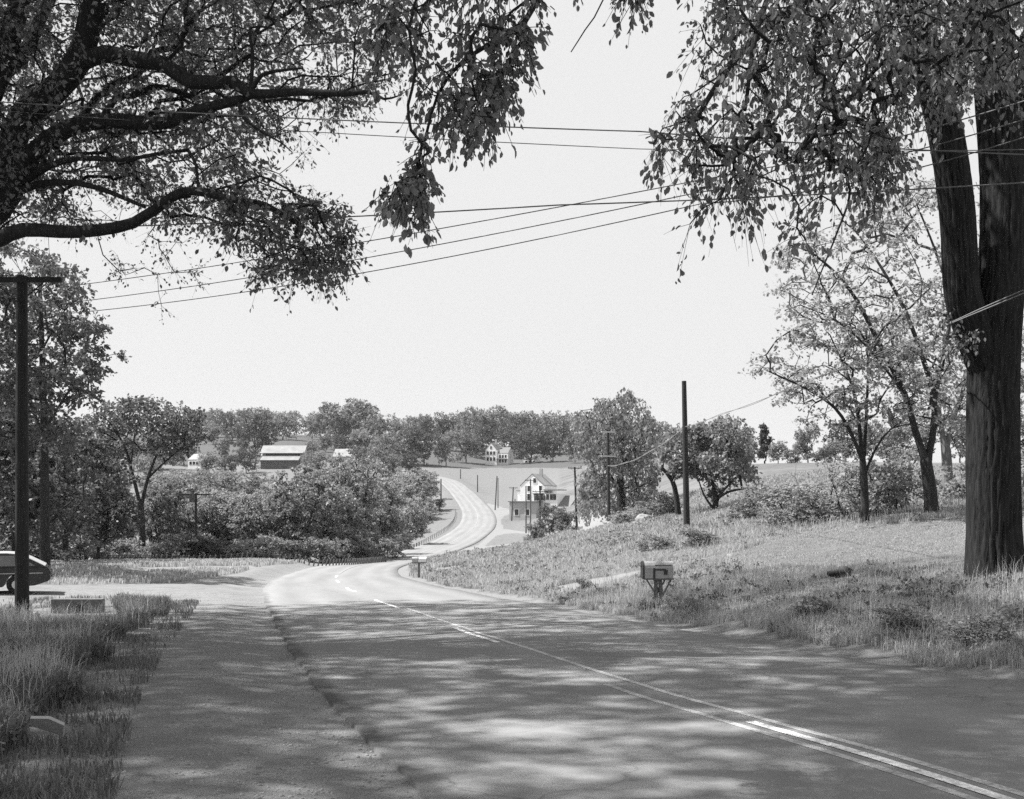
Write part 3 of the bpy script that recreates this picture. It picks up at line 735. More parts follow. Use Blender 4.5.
elm_root = P(993,575,20); elm_root[2] = hz(elm_root[0], 20)
tree_object('elm_tree', elm_root, limbs, att_e, 5, 'huge dark elm with furrowed forked trunk at the right edge', 'tree', M['leaf_elm'], M['bark_elm'],
            k=20, rc=.33, size=.082, sides=54, step=.30, droop=.9, rz=1.5, sag=.05, ridge=.095, maxr=.12, flat=.35, r_tip=.007, extra=(ex_e, 66, .66, .15))

# --- the big spreading tree at the left
r = np.random.default_rng(6)
limbs = [([(-14.6,20,-2.8),(-14.5,20,-1),(-14.3,20,1.2),(-14,20,3.0)], .62, .5),
         (E((-235,340,20),(-120,290,19.6),(-50,235,19.2),(0,172,19),(23,117,18.8),(51,94,18.6),(78,62,18.4),(90,23,18.2),(97,-20,18),(110,-120,17.6),(140,-260,17)), .36, .13),
         (E((-50,235,19.2),(0,211,18.6),(31,156,18.2),(66,129,18),(101,121,17.8),(164,123,17.4),(195,111,17.2),(238,100,17)), .22, .075),
         (E((78,62,18.4),(105,54,18),(129,59,17.8),(164,64,17.5),(191,82,17.2),(234,82,17),(250,94,16.8),(297,92,16.5),(344,94,16.2),(368,92,16.1),(384,99,16),(398,96,16)), [.15,.15,.14,.13,.12,.10,.08,.06,.045,.03,.02,.012,.006], 0),
         (E((-235,340,20),(-100,290,18.6),(-30,250,18),(0,239,17.8),(23,230,17.6),(78,232,17.4),(133,223,17.2),(172,197,17),(195,191,16.8),(227,199,16.6),(265,205,16.4),(300,225,16.2)), .22, .04),
         (E((-30,225,18.8),(20,191,18.4),(59,182,18),(98,188,17.8),(145,207,17.4)), .085, .03),
         (E((20,185,18.4),(45,168,18),(78,158,17.8),(121,160,17.6),(156,154,17.2)), .075, .025),
         (E((-60,200,19.2),(0,74,19.4),(12,31,19.4),(22,-10,19.5),(45,-130,20),(60,-260,20)), .24, .1),
         (E((-60,200,19.2),(-20,90,19.8),(20,60,20.5),(60,-20,22),(120,-100,24),(200,-160,26)), .16, .05),
         (E((250,94,16.8),(253,55,16.8),(250,28,16.7),(272,28,16.6)), .035, .015),
         (E((250,94,16.8),(262,75,16.6),(285,70,16.5),(303,68,16.4)), .04, .015),
         (E((188,150,17),(196,165,16.8),(198,190,16.8)), .03, .02),
         (E((238,100,17),(244,118,16.6),(262,132,16.5),(280,142,16.4),(292,152,16.3)), .03, .008),
         (E((0,74,19.4),(-150,-150,19),(-300,-300,18)), .2, .06),
         (E((110,-120,17.6),(230,-200,17),(330,-250,16.5),(420,-260,16)), .10, .03)]
pl = [(-160,-60),(400,-60),(412,30),(398,95),(345,110),(318,132),(280,140),(262,150),(275,185),(330,200),(358,215),(364,240),(348,262),(330,292),(306,275),(285,285),(262,275),(240,262),(222,238),(170,222),(140,195),(100,225),(40,222),(-160,240)]
att_l = np.vstack([poly_pts(pl, 980, 16.8, 20.5, r, 1.04, 1.0, 9, .8), poly_pts([(-160,-60),(330,-60),(300,60),(180,140),(-160,200)], 420, 18, 23, r, .9, 1.2, 2),
    poly_pts([(180,195),(330,205),(360,230),(330,280),(285,280),(230,235)], 90, 15.4, 17, r, 1.05, .6, 4),
    poly_pts([(-500,-100),(-160,-100),(-160,330),(-400,330)], 130, 16, 24, r),
    lobe_pts([(-13,20,14,9,9,5,420), (-12,26.5,9.5,7,4.2,4.5,200), (-6.5,24.5,11.5,5,4.5,3.5,170), (-19,14,10,6,6,5,100), (-4,19,12,4,5,3,130), (-9,27.2,8,4.5,2.6,3,80)], r)])
ex_l = hidden_above(5.5*SD+lobe_pts([(-12,15,12,6,5,3,420), (-16,22,12,6,7,4,420), (-7,20,14,6,5,2.5,300), (-4,27,17,6,6,2.2,260), (-13,31,15,6,5,3,160)], r))  # unseen lobes added for road shade, moved sunward to soften it
pl_up = [(-160,-60),(400,-60),(405,40),(385,90),(310,125),(262,130),(250,175),(170,190),(100,205),(-160,215)]
pl_lo = [(180,190),(330,205),(358,235),(325,280),(250,262),(215,235)]
deep = np.vstack([poly_pts(pl_up, 300, 23, 33.5, r, 1.0, 2.2, 12)])
ex_l = np.vstack([ex_l, deep])
lroot = np.array([-14.6, 20, hz(-14.6, 20)])
tree_object('maple_tree', lroot, limbs, att_l, 6, 'big dark tree spreading crooked limbs over the upper left', 'tree', M['leaf_mid2'] if 'leaf_mid2' in M else M['leaf_elm'], M['bark_elm'],
            k=20, rc=.42, size=.080, sides=9, step=.45, droop=.55, rz=1.0, maxr=.1, flat=.5, r_tip=.006, extra=(ex_l, 60, .66, .14))

# --- the tree behind the viewer whose branch hangs down at top centre
r = np.random.default_rng(7)
limbs = [([(-8.5,-1,-1.6),(-8.4,-1,.5),(-8.2,-.8,3.2)], .5, .42),
         ([(-8.2,-.8,3.2),(-7,0,6),(-5,2,8),(-2.5,4.5,8.6),(0,7,8.2)], .24, .08),
         ([(0,7,8.2),*E((600,-240,8.2),(560,-90,8.1),(535,4,8),(512,31,8),(465,59,8),(438,94,8.1),(425,140,8.1))], .07, .008),
         ([(-8.2,-.8,3.2),(-9,-1,7),(-9,-2,11)], .3, .12),
         ([(-2.5,4.5,8.6),(1,5,9.5),(4,7,9.4),(7,8,8.6)], .1, .03),
         (E((560,-90,8.1),(470,-70,7.9),(425,-20,7.8),(409,30,7.7),(416,70,7.7),(408,105,7.7),(411,130,7.7)), .016, .004),
         ([(1,5,9.5),*E((640,-200,9),(612,-60,9),(603,0,9),(585,30,9),(571,52,9))], .02, .005)]
att_c = np.vstack([
    poly_pts([(395,-90),(540,-90),(548,25),(532,60),(520,95),(505,130),(478,150),(468,140),(445,145),(430,165),(428,185),(424,232),(412,228),(396,205),(372,195),(376,180),(392,165),(402,130),(408,90),(404,50),(380,20)], 92, 7.2, 8.8, r, 1.12, .42, 4, 2.2),
    poly_pts([(372,0),(396,0),(392,70),(376,60)], 8, 7.3, 7.6, r), poly_pts([(425,10),(538,-10),(530,50),(500,100),(470,130),(440,100)], 34, 7.6, 8.4, r),
    poly_pts([(400,150),(430,155),(422,230),(408,205),(375,195)], 14, 7.6, 8, r),
    poly_pts([(560,-80),(670,-80),(664,5),(640,18),(622,8),(612,28),(596,10),(560,-5)], 16, 8.6, 9.4, r), poly_pts([(610,-80),(760,-80),(740,18),(700,25),(690,-20)], 16, 9, 10, r),
    hidden_above(lobe_pts([(-8,-2,11,8,8,4,200), (0,5,11,6,4.5,2.6,120), (-9,6,10.5,6,5,3,120), (5,8.5,11,4.5,3.5,2.2,60)], r))])
ex_c = hidden_above(6.5*SD+lobe_pts([(-8,6,10.5,5,5,2.6,420), (-10,-3,10,6,5,3,160), (-1,9,10.5,5,4.5,2,300), (-4.5,13,11.5,4.5,3.5,2,260), (-13,11,9.5,4.5,5,3,380), (-17,14,10,5,6,3,330)], r))  # out-of-view lobes added to shade the near road and verge
tree_object('overhanging_elm', (-8.5, -1, hz(-8.5, -1)), limbs, att_c, 8, 'nearby elm whose leafy branch hangs down at top centre', 'tree', M['leaf_elm'], M['bark_elm'],
            k=30, rc=.165, size=.056, sides=8, step=.3, droop=.85, rz=1.5, maxr=.1, flat=.3, r_tip=.004, extra=(ex_c, 66, .66, .15))

# --- individually shaped trees in the middle distance
def hroot(px, Y): x = (px-CX)/F*Y; return np.array([x, Y, hz(x, Y)])
def trunk_from(px, Y, *rest): rt = hroot(px, Y); return [rt-[0, 0, .1]]+[P(*q) for q in rest]
r = np.random.default_rng(21)
tree_object('young_maple', hroot(865,45), [(trunk_from(865,45,(865,495,45),(863,462,45)), .19, .15),
    (E((863,462,45),(852,435,44.5),(835,408,44),(805,388,43),(770,372,42.5)), .09, .03), (E((862,455,45),(858,415,45),(850,380,45.5),(830,335,46)), .10, .03),
    (E((864,462,45),(866,420,45.5),(868,370,46),(866,330,46)), .09, .03), (E((865,475,45),(875,450,45),(892,428,45),(918,424,44)), .07, .02)],
    poly_pts([(750,372),(765,350),(782,330),(830,310),(885,315),(915,350),(925,400),(905,425),(870,420),(845,428),(800,422),(812,405),(775,405),(765,392)], 260, 42, 48.5, r, .8, 1.6, 2, .5), 21,
    'slim young tree with airy crown on the lawn edge left of its larger neighbours', 'tree', M['leaf_light'], M['bark'], k=26, rc=.5, size=.15, fine=False, sides=7, droop=.2, rz=.45, flat=.7, r_tip=.012, step=.7)
tree_object('young_elm', hroot(932,44), [(trunk_from(932,44,(930,490,44),(926,462,44)), .30, .24),
    (E((926,462,44),(915,430,44),(905,395,44),(880,345,43.5),(850,290,43),(815,255,42.5),(790,245,42)), .15, .03),
    (E((926,462,44),(932,440,44),(934,400,44),(920,350,44.5),(900,300,45),(870,250,45.5),(850,225,46)), .15, .03),
    (E((934,400,44),(945,350,44.3),(950,300,44.6),(935,250,45),(915,200,45)), .10, .03), (E((905,395,44),(870,350,42),(835,320,41),(800,305,40.5)), .06, .02)],
    poly_pts([(775,250),(800,232),(830,215),(860,200),(890,182),(950,175),(985,210),(985,330),(960,420),(915,425),(880,400),(850,345),(815,320),(790,318),(772,290),(785,270)], 560, 39.5, 48.5, r, .85, 1.8, 3, .55), 22,
    'taller airy elm on the lawn edge just left of the huge dark trunk', 'tree', M['leaf_light'], M['bark'], k=26, rc=.54, size=.15, fine=False, sides=8, droop=.25, rz=.5, flat=.7, r_tip=.012, step=.7)
tree_object('pale_barked_elm', hroot(948,56), [(trunk_from(948,56,(948,480,56),(946,450,56)), .30, .25),
    (E((946,450,56),(940,420,56),(938,380,56),(950,330,57)), .15, .05), (E((946,450,56),(953,420,56),(965,385,56),(975,340,56)), .15, .04)],
    poly_pts([(890,330),(930,300),(990,300),(1040,330),(1050,430),(1000,440),(965,425),(930,435),(895,420)], 240, 52, 60, r, .85, 1.8, 5, .6), 23,
    'pale trunked tree behind, glimpsed between the elm and its neighbour', 'tree', M['leaf_light'], M['bark_pale'], k=40, rc=.55, size=.17, fine=False, sides=8, droop=.25, rz=.6, flat=.6, r_tip=.013, step=.8)
tree_object('roadside_poplar', hroot(45,55), [(trunk_from(45,55,(45,500,55),(44,430,55),(42,350,55),(40,290,55)), .28, .10),
    (E((44,430,55),(70,390,54),(95,365,53)), .07, .03), (E((44,440,55),(20,380,56),(-10,340,57)), .09, .03), (E((42,350,55),(65,310,54),(85,295,53)), .06, .02)],
    np.vstack([poly_pts([(-90,235),(35,243),(55,262),(78,272),(92,300),(106,325),(100,345),(120,352),(108,372),(88,378),(108,388),(82,402),(60,395),(52,425),(80,432),(70,450),(30,440),(-90,470)], 560, 50, 61, r, .82, 1.8, 7, .7),
               poly_pts([(-90,440),(30,440),(95,460),(90,548),(60,556),(-90,556)], 150, 58, 64, r, .8, 1.6, 9)]), 24,
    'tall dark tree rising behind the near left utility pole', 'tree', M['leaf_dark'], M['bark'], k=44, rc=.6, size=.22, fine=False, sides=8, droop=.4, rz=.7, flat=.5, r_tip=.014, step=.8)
tree_object('forked_tree', hroot(142,100), [(trunk_from(142,100,(142,530,100),(141,508,100)), .36, .30),
    (E((141,508,100),(134,480,100),(126,450,99),(112,425,98),(98,412,98)), .2, .05), (E((141,508,100),(148,478,100),(158,452,100),(172,430,100),(190,418,101)), .19, .05),
    (E((130,470,100),(134,440,101),(140,412,102)), .12, .05), (E((148,478,100),(165,462,98),(185,445,97)), .12, .04)],
    poly_pts([(80,420),(98,405),(120,402),(140,397),(165,404),(185,408),(207,408),(200,420),(210,438),(190,448),(165,452),(150,446),(138,452),(118,462),(95,450)], 300, 94, 106, r, .84, 2.4, 6, .7), 25,
    'dark forked tree with open crown beyond the guard fence at left', 'tree', M['leaf_dark'], M['bark'], k=30, rc=.9, size=.30, fine=False, sides=7, droop=.3, rz=.6, flat=.6, r_tip=.022, step=1.2)
tree_object('weeping_willow', hroot(622,122), [(trunk_from(622,122,(621,495,122),(620,470,122),(622,430,122)), .55, .3), (E((621,495,122),(605,465,122),(595,430,122)), .3, .08), (E((620,470,122),(640,440,122),(648,415,122)), .25, .08)],
    poly_pts([(574,425),(580,408),(594,402),(600,396),(614,398),(620,388),(632,390),(640,400),(654,408),(658,430),(652,445),(660,470),(655,490),(660,512),(642,516),(636,505),(612,516),(598,500),(588,515),(582,500),(590,460),(578,450)], 480, 116, 129, r, .84, 2.4, 8, 2.0), 26,
    'tall ragged willow beside the pole with two pale crossarms', 'tree', M['leaf_mid'], M['bark'], k=30, rc=.9, size=.32, fine=False, sides=7, droop=1.4, rz=1.5, flat=.3, r_tip=.022, step=1.3)
tree_object('leaning_apple_tree', hroot(679,80), [(trunk_from(679,80,(676,495,80),(672,480,80),(662,468,80)), .24, .14), (E((672,480,80),(680,455,80),(695,435,79)), .14, .05), (E((662,468,80),(665,450,80)), .1, .05)],
    poly_pts([(660,440),(672,425),(690,428),(705,420),(712,445),(702,470),(680,475),(664,465)], 120, 76, 84, r, .85, 1.8, 6, .8), 27,
    'dark tree with curved leaning trunk just behind the bare pole', 'tree', M['leaf_mid'], M['bark'], k=40, rc=.65, size=.26, fine=False, sides=6, droop=.5, rz=.8, flat=.5, r_tip=.018, step=1)
tree_object('multi_stemmed_apple_tree', hroot(714,77), [(trunk_from(714,77,(715,510,77),(716,500,77)), .26, .2), (E((716,500,77),(728,492,76),(742,489,75),(756,487,75)), .09, .03), (E((716,500,77),(712,480,77),(708,455,77),(712,435,77)), .12, .05),
    (E((715,505,77),(724,490,77),(738,475,77),(748,462,77)), .1, .03), (E((714,510,77),(704,495,77),(698,478,77)), .1, .04)],
    np.vstack([poly_pts([(700,440),(715,418),(732,418),(748,428),(755,445),(750,462),(756,480),(746,482),(735,468),(715,470),(700,465)], 150, 72, 81, r, .86, 1.8, 4, .9), poly_pts([(698,470),(735,470),(728,500),(705,500)], 16, 76, 79, r)]), 28,
    'multi stemmed tree right of the bare pole with one long bare limb', 'tree', M['leaf_mid'], M['bark'], k=40, rc=.62, size=.25, fine=False, sides=6, droop=.6, rz=.8, flat=.5, r_tip=.016, step=1)

# --- prototypes for repeats
def proto_mesh(kind, seed, Hh, Ww, frac, lobes_n, n_att, k, size, rc, mat, bark, stems=1, droop=.3, rz=.8, r_tip=.02, cone=False):
    r = np.random.default_rng(seed)
    base = [(0, 0, -.3), (r.normal()*.1, r.normal()*.1, Hh*frac*.6), (r.normal()*.2, r.normal()*.2, Hh*frac)]
    r0 = Hh*.022
    limbs = []
    for s_ in range(stems):
        a = s_*2*math.pi/stems+r.random()
        off = np.array([math.cos(a), math.sin(a), 0])*Ww*.10*(stems > 1)
        b_ = [np.array(q)+off*(i*.8) for i, q in enumerate(base)]
        b_[0] = np.array(base[0])
        limbs.append((b_, r0/(stems**.5), r0*.75/(stems**.5)))
        for q in range(3 if stems == 1 else 1):
            a2 = a+q*2.1+r.random()*.6
            tip = np.array([math.cos(a2)*Ww*.28, math.sin(a2)*Ww*.28, Hh*(.62+.25*r.random())])
            limbs.append(([b_[2], b_[2]*.5+tip*.5+r.normal(size=3)*.02*Hh+[0, 0, .03*Hh], tip], r0*.5, r0*.12))
    lo = []
    zc = Hh*(frac+1)/2
    for q in range(lobes_n):
        a = r.random()*2*math.pi; f = (q+.5)/lobes_n; zz = Hh*(frac*.8+(1-frac*.8)*(.12+.74*f))
        t = (zz/Hh-frac)/(1-frac); wid = (1-t*.95) if cone else math.sqrt(max(.08, 1-(abs(t-.42)/.62)**2))
        rr_ = Ww*.5*wid*(.35+.3*r.random()); sz = Ww*(.20+.10*r.random())*(max(.35, wid) if cone else 1)
        lo.append((math.cos(a)*rr_, math.sin(a)*rr_, zz, sz, sz, sz*.72, n_att//lobes_n))
    at = lobe_pts(lo, r)
    pos, par, rd, tips = build_tree(limbs, at, seed, r_tip, Hh*.09, bias=.2, maxr=r0*.5)
    V, Q = tube_mesh(pos, par, rd, 5, r_tip*1.2)
    me1 = np_mesh('trunk', V, Q, bark, smooth=True)
    c1 = pos[tips]; pd = pos[par[tips]]; od = c1-np.array([0, 0, zc]); od /= np.linalg.norm(od, axis=1)[:, None]+1e-9
    V, Q, v = leaves_mesh(c1, od, k, rc, size, r, droop, rz, False, flat=.45)
    me2 = np_mesh('crown', V, Q, mat, attr={'v': v})
    a, b_ = me1.data, me2.data
    bpy.data.objects.remove(me1); bpy.data.objects.remove(me2)
    return (a, b_, Hh, Ww)
PT = {}
def mk(nm, *a, **k): PT[nm] = proto_mesh(nm, *a, **k)
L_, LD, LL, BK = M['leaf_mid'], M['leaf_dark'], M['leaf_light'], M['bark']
for i in range(4):   # distant rounded trees, 15 m
    mk('far%d' % i, 40+i, 15, 15+i, .16, 13, 230, 20, .62, 1.0, (L_, LD, LD, L_)[i], BK, r_tip=.06)
for i in range(5):   # thicket trees at about 110 m, 12 m
    mk('mid%d' % i, 50+i, 12, 9+(i % 3)*1.6, .22, 12, 300, 32, .30, .62, (L_, LL, L_, LD, LL)[i], BK, stems=(1, 2, 3, 1, 2)[i], r_tip=.03)
mk('pine0', 60, 12, 5.5, .08, 16, 240, 16, .5, .55, LD, BK, cone=True, r_tip=.04)
for i in range(3):   # shrubs, 2.5 m
    mk('shrub%d' % i, 70+i, 2.5, 3.4, .04, 9, 150, 26, .13, .30, (LL, L_, LD)[i], BK, stems=3, r_tip=.008)
mk('sapling0', 75, 4.5, 4.4, .3, 9, 110, 18, .13, .38, LL, BK, stems=2, r_tip=.010)
mk('bigshrub0', 76, 5, 5.5, .04, 12, 260, 32, .20, .42, L_, BK, stems=3, r_tip=.014)
def plant(pt, name, px, Y, Hh, label, cat='tree', group=None, wf=1.0, rz=None, dz=0):
    a, b_, H0, W0 = PT[pt]
    rt = hroot(px, Y); s_ = Hh/H0
    e = empty(name, (rt[0], rt[1], rt[2]+dz), label, cat, group, random.random()*6.28 if rz is None else rz)
    e.scale = (s_*wf, s_*wf, s_)
    for nm, me in (('trunk', a), ('crown', b_)):
        o_ = bpy.data.objects.new(nm, me); COL.objects.link(o_); o_.parent = e
    return e
ORD = ['first','second','third','fourth','fifth','sixth','seventh','eighth','ninth','tenth','eleventh','twelfth','thirteenth','fourteenth','fifteenth','sixteenth','seventeenth',
       'eighteenth','nineteenth','twentieth','twenty-first','twenty-second','twenty-third','twenty-fourth','twenty-fifth','twenty-sixth','twenty-seventh','twenty-eighth','twenty-ninth','thirtieth','thirty-first','thirty-second','thirty-third','thirty-fourth','thirty-fifth']
def row_of(items, name, phrase, group, cat='tree'):
    items = sorted(items, key=lambda q: q[1])
    for i, (pt, px, Y, Hh, wf) in enumerate(items):
        plant(pt, name, px, Y, Hh, '%s %s' % (ORD[i], phrase), cat, group, wf)
def top_h(px, row_top, Y):   # tree height so that its top reaches a measured row
    return (HR-row_top)/F*Y - hroot(px, Y)[2]
# skyline row
sky_pts = [(213,425),(232,411),(258,408),(283,412),(312,415),(335,402),(357,400),(378,414),(398,420),(420,417),(447,413),(470,409),(492,405),(514,414),(537,417),(560,412),(583,420),(604,424)]
row_of([('far%d' % (i % 4), px, 560+(i*37 % 50), max(12, top_h(px, rt, 560+(i*37 % 50))), .72+.5*((px*3571) % 89)/89) for i, (px, rt) in enumerate(sky_pts)], 'ridge_tree',
       'tree from the left in the skyline row along the far ridge', 'trees along the skyline ridge')
# nearer row on the slope above the barn and the farmhouse
sl_pts = [(82,436,400),(108,433,430),(134,436,410),(160,434,420),(184,437,440),(70,450,380),(150,455,350),(110,455,340),(222,438,470),(243,436,470),(312,440,450),(326,436,500),(345,434,450),(364,428,450),(384,432,440),(404,427,470),(424,426,470),(446,430,470),(466,428,500),(531,426,500),(553,430,500),(575,428,480),(598,432,480),(517,424,540),(476,424,540)]
row_of([('far%d' % ((i*3+1) % 4), px, Y, max(8, top_h(px, rt, Y)), .62+.5*((px*3571) % 89)/89) for i, (px, rt, Y) in enumerate(sl_pts)], 'hillside_tree',
       'rounded tree from the left in the lower hillside row below the ridge', 'trees on the hillside below the ridge')
plant('far0', 'broad_oak', 352, 520, max(14, top_h(352,399,520)), 'tallest broad domed tree on the ridge, right of the barn', 'tree', None, 1.25)
plant('far1', 'broad_oak', 255, 480, top_h(255,411,480), 'broad dark domed tree directly behind the long barn', 'tree', None, 1.1)
# shrubs and small trees around barn
row_of([('far%d' % (i % 4), px, Y, h_, 1.0) for i, (px, Y, h_) in enumerate([(208,400,9),(226,395,8),(246,400,10),(309,395,8),(320,385,9),(336,400,6),(362,390,11),(376,380,12),(392,395,9),(300,300,7),(410,400,10)])], 'farmyard_tree',
       'small tree from the left in the line around the barn yard', 'small trees around the barn yard')
# thicket below barn (behind)
th = [(60,240,11,1),(92,260,10,2),(122,230,11,4),(150,290,9,0),(182,300,9,1),(176,210,9,4),(140,190,9,2),(100,180,9,1),(205,300,9,0),(232,280,10,1),(262,300,8,2),(300,285,9,3),(330,280,9,4),(355,285,8,0),(378,270,9,1),(396,250,11,2),(410,240,11,4),(421,262,11,0),(428,300,9,1),(215,240,11,2),(170,250,11,1),(240,220,10,3),(268,225,10,4),(290,215,10,0),(318,230,9,1)]
row_of([('mid%d' % d, px, Y, h_, 1.35) for px, Y, h_, d in th], 'thicket_tree', 'small tree from the left in the scrub on the lower far slope', 'scrub trees on the lower far slope')
# close thicket behind the guard fence
tn = [(6,108,13,3),(30,112,12,0),(62,104,11,2),(92,106,10,3),(116,112,9,1),(162,110,9.5,0),(184,118,10,3),(204,112,8.5,4),(226,114,9.5,1),(246,120,10,2),(264,112,7.5,3),(282,118,9.5,1),(303,112,9.5,2),(322,120,10.5,0),(343,114,10,4),(358,122,11,3),(376,128,10.5,0),(390,138,8.5,3),(402,165,8,1)]
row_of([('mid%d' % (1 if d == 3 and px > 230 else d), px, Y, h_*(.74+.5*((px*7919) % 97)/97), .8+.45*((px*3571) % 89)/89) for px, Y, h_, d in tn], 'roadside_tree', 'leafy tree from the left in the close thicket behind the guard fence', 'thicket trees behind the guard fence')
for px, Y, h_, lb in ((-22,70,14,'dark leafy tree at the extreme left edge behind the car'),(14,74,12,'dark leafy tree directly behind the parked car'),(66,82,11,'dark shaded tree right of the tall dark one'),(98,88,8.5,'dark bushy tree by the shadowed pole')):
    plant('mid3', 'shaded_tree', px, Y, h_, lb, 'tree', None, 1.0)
# brush at the thicket's foot
bn = [(-20,84,3),(8,88,3.4),(30,90,3),(52,90,2.6),(72,92,3.2),(92,95,2.6),(130,97,2.6),(160,98,2.0),(195,101,3.2),(258,102,2.8),(318,106,2.8),(348,110,3),(374,118,3.2),(388,124,3.0),(115,99,2.6),(150,101,2.2),(175,99,3),(215,101,2.6),(240,101,2.4),(275,103,2.8),(300,104,2.2),(335,108,2.6),(360,112,2.4),(402,150,2.6),(416,205,3.5),(428,235,3.5),(436,262,3)]
row_of([('shrub%d' % (i % 3), px, Y, h_, 1.3) for i, (px, Y, h_) in enumerate(bn)], 'brush', 'leafy bush from the left along the foot of the roadside thicket', 'bushes along the foot of the thicket', 'bush')
# valley, near the white house
plant('bigshrub0', 'rounded_shrub', 534, 160, 3.4, 'dark rounded bush left of the pole carrying transformers, before the white house', 'bush')
plant('mid3', 'small_tree', 550, 158, 5.6, 'dark small tree on a thin trunk before the white house', 'tree', None, .9)
plant('bigshrub0', 'rounded_shrub', 543, 150, 1.8, 'small dark bush at the foot of the pole carrying transformers', 'bush', None, .8)
plant('bigshrub0', 'rounded_shrub', 567, 142, 3.6, 'pale feathery bush at the foot of the middle valley pole', 'bush', None, 1.0)
plant('mid1', 'slender_tree', 588, 128, 7.5, 'slim pale tree in front of the white shed', 'tree', None, .55)
# skyline of the right field
fr = [('pine0',765,196,8.2,1),('far2',742,205,6,.9),('far1',731,200,4.4,1.2),('far0',778,186,4.2,1.0),('shrub2',792,182,2.4,1.3),('far0',808,215,8.6,.8),('shrub2',823,180,2.8,1.3),('far1',845,215,9,.9),('far3',872,225,10,.8),('far0',898,215,9,1),('far2',915,225,8.5,.9),('shrub1',903,176,2.2,2.0),('far1',985,200,10,.9),('far0',960,210,9,.9),('far2',1010,190,9,.9),('far3',835,190,4,1.3),('far2',890,190,4.5,1.4)]
row_of([(a, px, Y, h_, wf) for a, px, Y, h_, wf in fr], 'field_edge_tree', 'tree from the left along the top edge of the right hand field', 'trees along the top of the field')
# shrubs at the lawn edge
for a, px, Y, h_, wf, lb in [('shrub0',800,51,2.1,1.5,'broad pale leafy bush at the left end of the lawn edge'),('shrub0',826,50,1.7,1.4,'low pale bush between the broad bush and the slim sapling'),
        ('sapling0',848,49,3.0,1.1,'small slanting sapling left of the slim young tree'),('shrub1',893,48,2.6,1.2,'mid grey bush between the two young lawn edge trees'),
        ('sapling0',905,50,3.4,1.0,'bent multi stemmed sapling in the bushes by the taller young elm'),('shrub1',762,64,1.8,1.6,'low dark bush on the field slope right of the leaning trees'),
        ('shrub0',968,52,2.0,1.4,'pale bush at the foot of the pale trunked tree'),('shrub2',878,52,1.6,1.5,'low dark bush directly behind the slim young tree'),
        ('shrub0',1012,50,2.4,1.2,'leafy bush right of the huge elm trunk'),('shrub0',835,54,2.2,1.5,'pale bush behind the small slanting sapling'),('shrub1',742,60,.9,1.8,'low weedy bush beside the lawn corner')]:
    plant(a, 'lawn_edge_shrub' if 'bush' in lb else 'sapling', px, Y, h_, lb, 'bush' if 'bush' in lb else 'sapling', None, wf)
for a, px, Y, h_, wf, lb in [('shrub1',648,88,1.7,1.6,'low bush under the right side of the willow'),('shrub0',628,90,1.5,1.9,'low pale bush at the foot of the willow'),('shrub2',668,84,2.2,.9,'upright bush between the willow and leaning tree'),
        ('shrub1',655,46,.8,1.7,'weedy dark clump on the grassy bank left of the bare pole foot'),('shrub2',700,45,.7,2.2,'low dark weed clump right of the bare pole foot'),
        ('shrub0',618,58,.8,2.0,'pale weed clump on the bank below the crossarm pole'),('shrub2',584,33.5,.45,1.2,'small dark weed clump beside the road left of the mailbox'),
        ('shrub2',650,26.2,.3,1.8,'grey weeds around the foot of the near mailbox'),('shrub1',980,14.5,.5,1.6,'dark weed clump on the bank at the right edge'),('shrub1',905,16.8,.45,1.9,'grassy weed clump on the bank below the elm'),
        ('shrub0',680,24.8,.4,1.8,'weed clump just right of the near mailbox'),('shrub1',820,19.3,.4,2.0,'weed clump on the bank below the stump')]:
    plant(a, 'weed_clump' if 'weed' in lb else 'shrub', px, Y, h_, lb, 'weeds' if 'weed' in lb else 'bush', None, wf)
# dead sapling in the field
dt = hroot(800, 62)
bt = MB()
def dseg(a, b_, r0, r1): bt.cyl(a, b_, r0, r1, 5)
dseg((0,0,-.1),(.05,0,1.1),.05,.035); dseg((.05,0,1.1),(-.25,.1,2.0),.03,.015); dseg((-.25,.1,2.0),(-.2,.1,2.9),.015,.006); dseg((.05,0,1.1),(.35,0,1.7),.025,.012); dseg((.35,0,1.7),(.8,.1,2.2),.012,.005)
dseg((-.25,.1,2.0),(-.7,0,2.4),.012,.005); dseg((.05,0,.7),(-.5,.1,1.3),.02,.008); dseg((-.5,.1,1.3),(-.9,.1,1.9),.008,.004); dseg((.35,0,1.7),(.3,0,2.5),.012,.004)
o_ = bt.build('dead_sapling', M['bark_pale']); o_.location = dt; tag(o_, 'bare dead sapling standing alone before the right field', 'sapling')

# far wood behind the ridge: one mass
VV, QQ, vv, kk = [], [], [], 0
src = PT['far1'][1]; co = np.empty(len(src.vertices)*3, np.float32); src.vertices.foreach_get('co', co); co = co.reshape(-1, 3)
vi = np.empty(len(src.loops), np.int32); src.loops.foreach_get('vertex_index', vi); vi = vi.reshape(-1, 4)
r = np.random.default_rng(3)
for i in range(44):
    px = -80+i*17.5+r.random()*8 if i < 41 else 640+(i-41)*30; Y = 640+r.random()*60; rt = hroot(px, Y); tp = 409+4*math.sin(px*.02)+r.random()*5 if px > 190 else 422
    s_ = max(.6, min(1.6, ((HR-tp)/F*Y-rt[2])/15)); a = r.random()*6.28
    Rm = np.array([[math.cos(a), -math.sin(a), 0], [math.sin(a), math.cos(a), 0], [0, 0, 1]])
    VV.append(co@Rm.T*s_+rt); QQ.append(vi+kk); kk += len(co); vv.append(r.random(len(co)//4).repeat(4))
ob = np_mesh('far_wood', np.vstack(VV), np.vstack(QQ), M['leaf_mid'], attr={'v': np.concatenate(vv)}); tag(ob, 'distant continuous wood behind the skyline trees', 'wood', None, 'stuff')

exec_parts = True
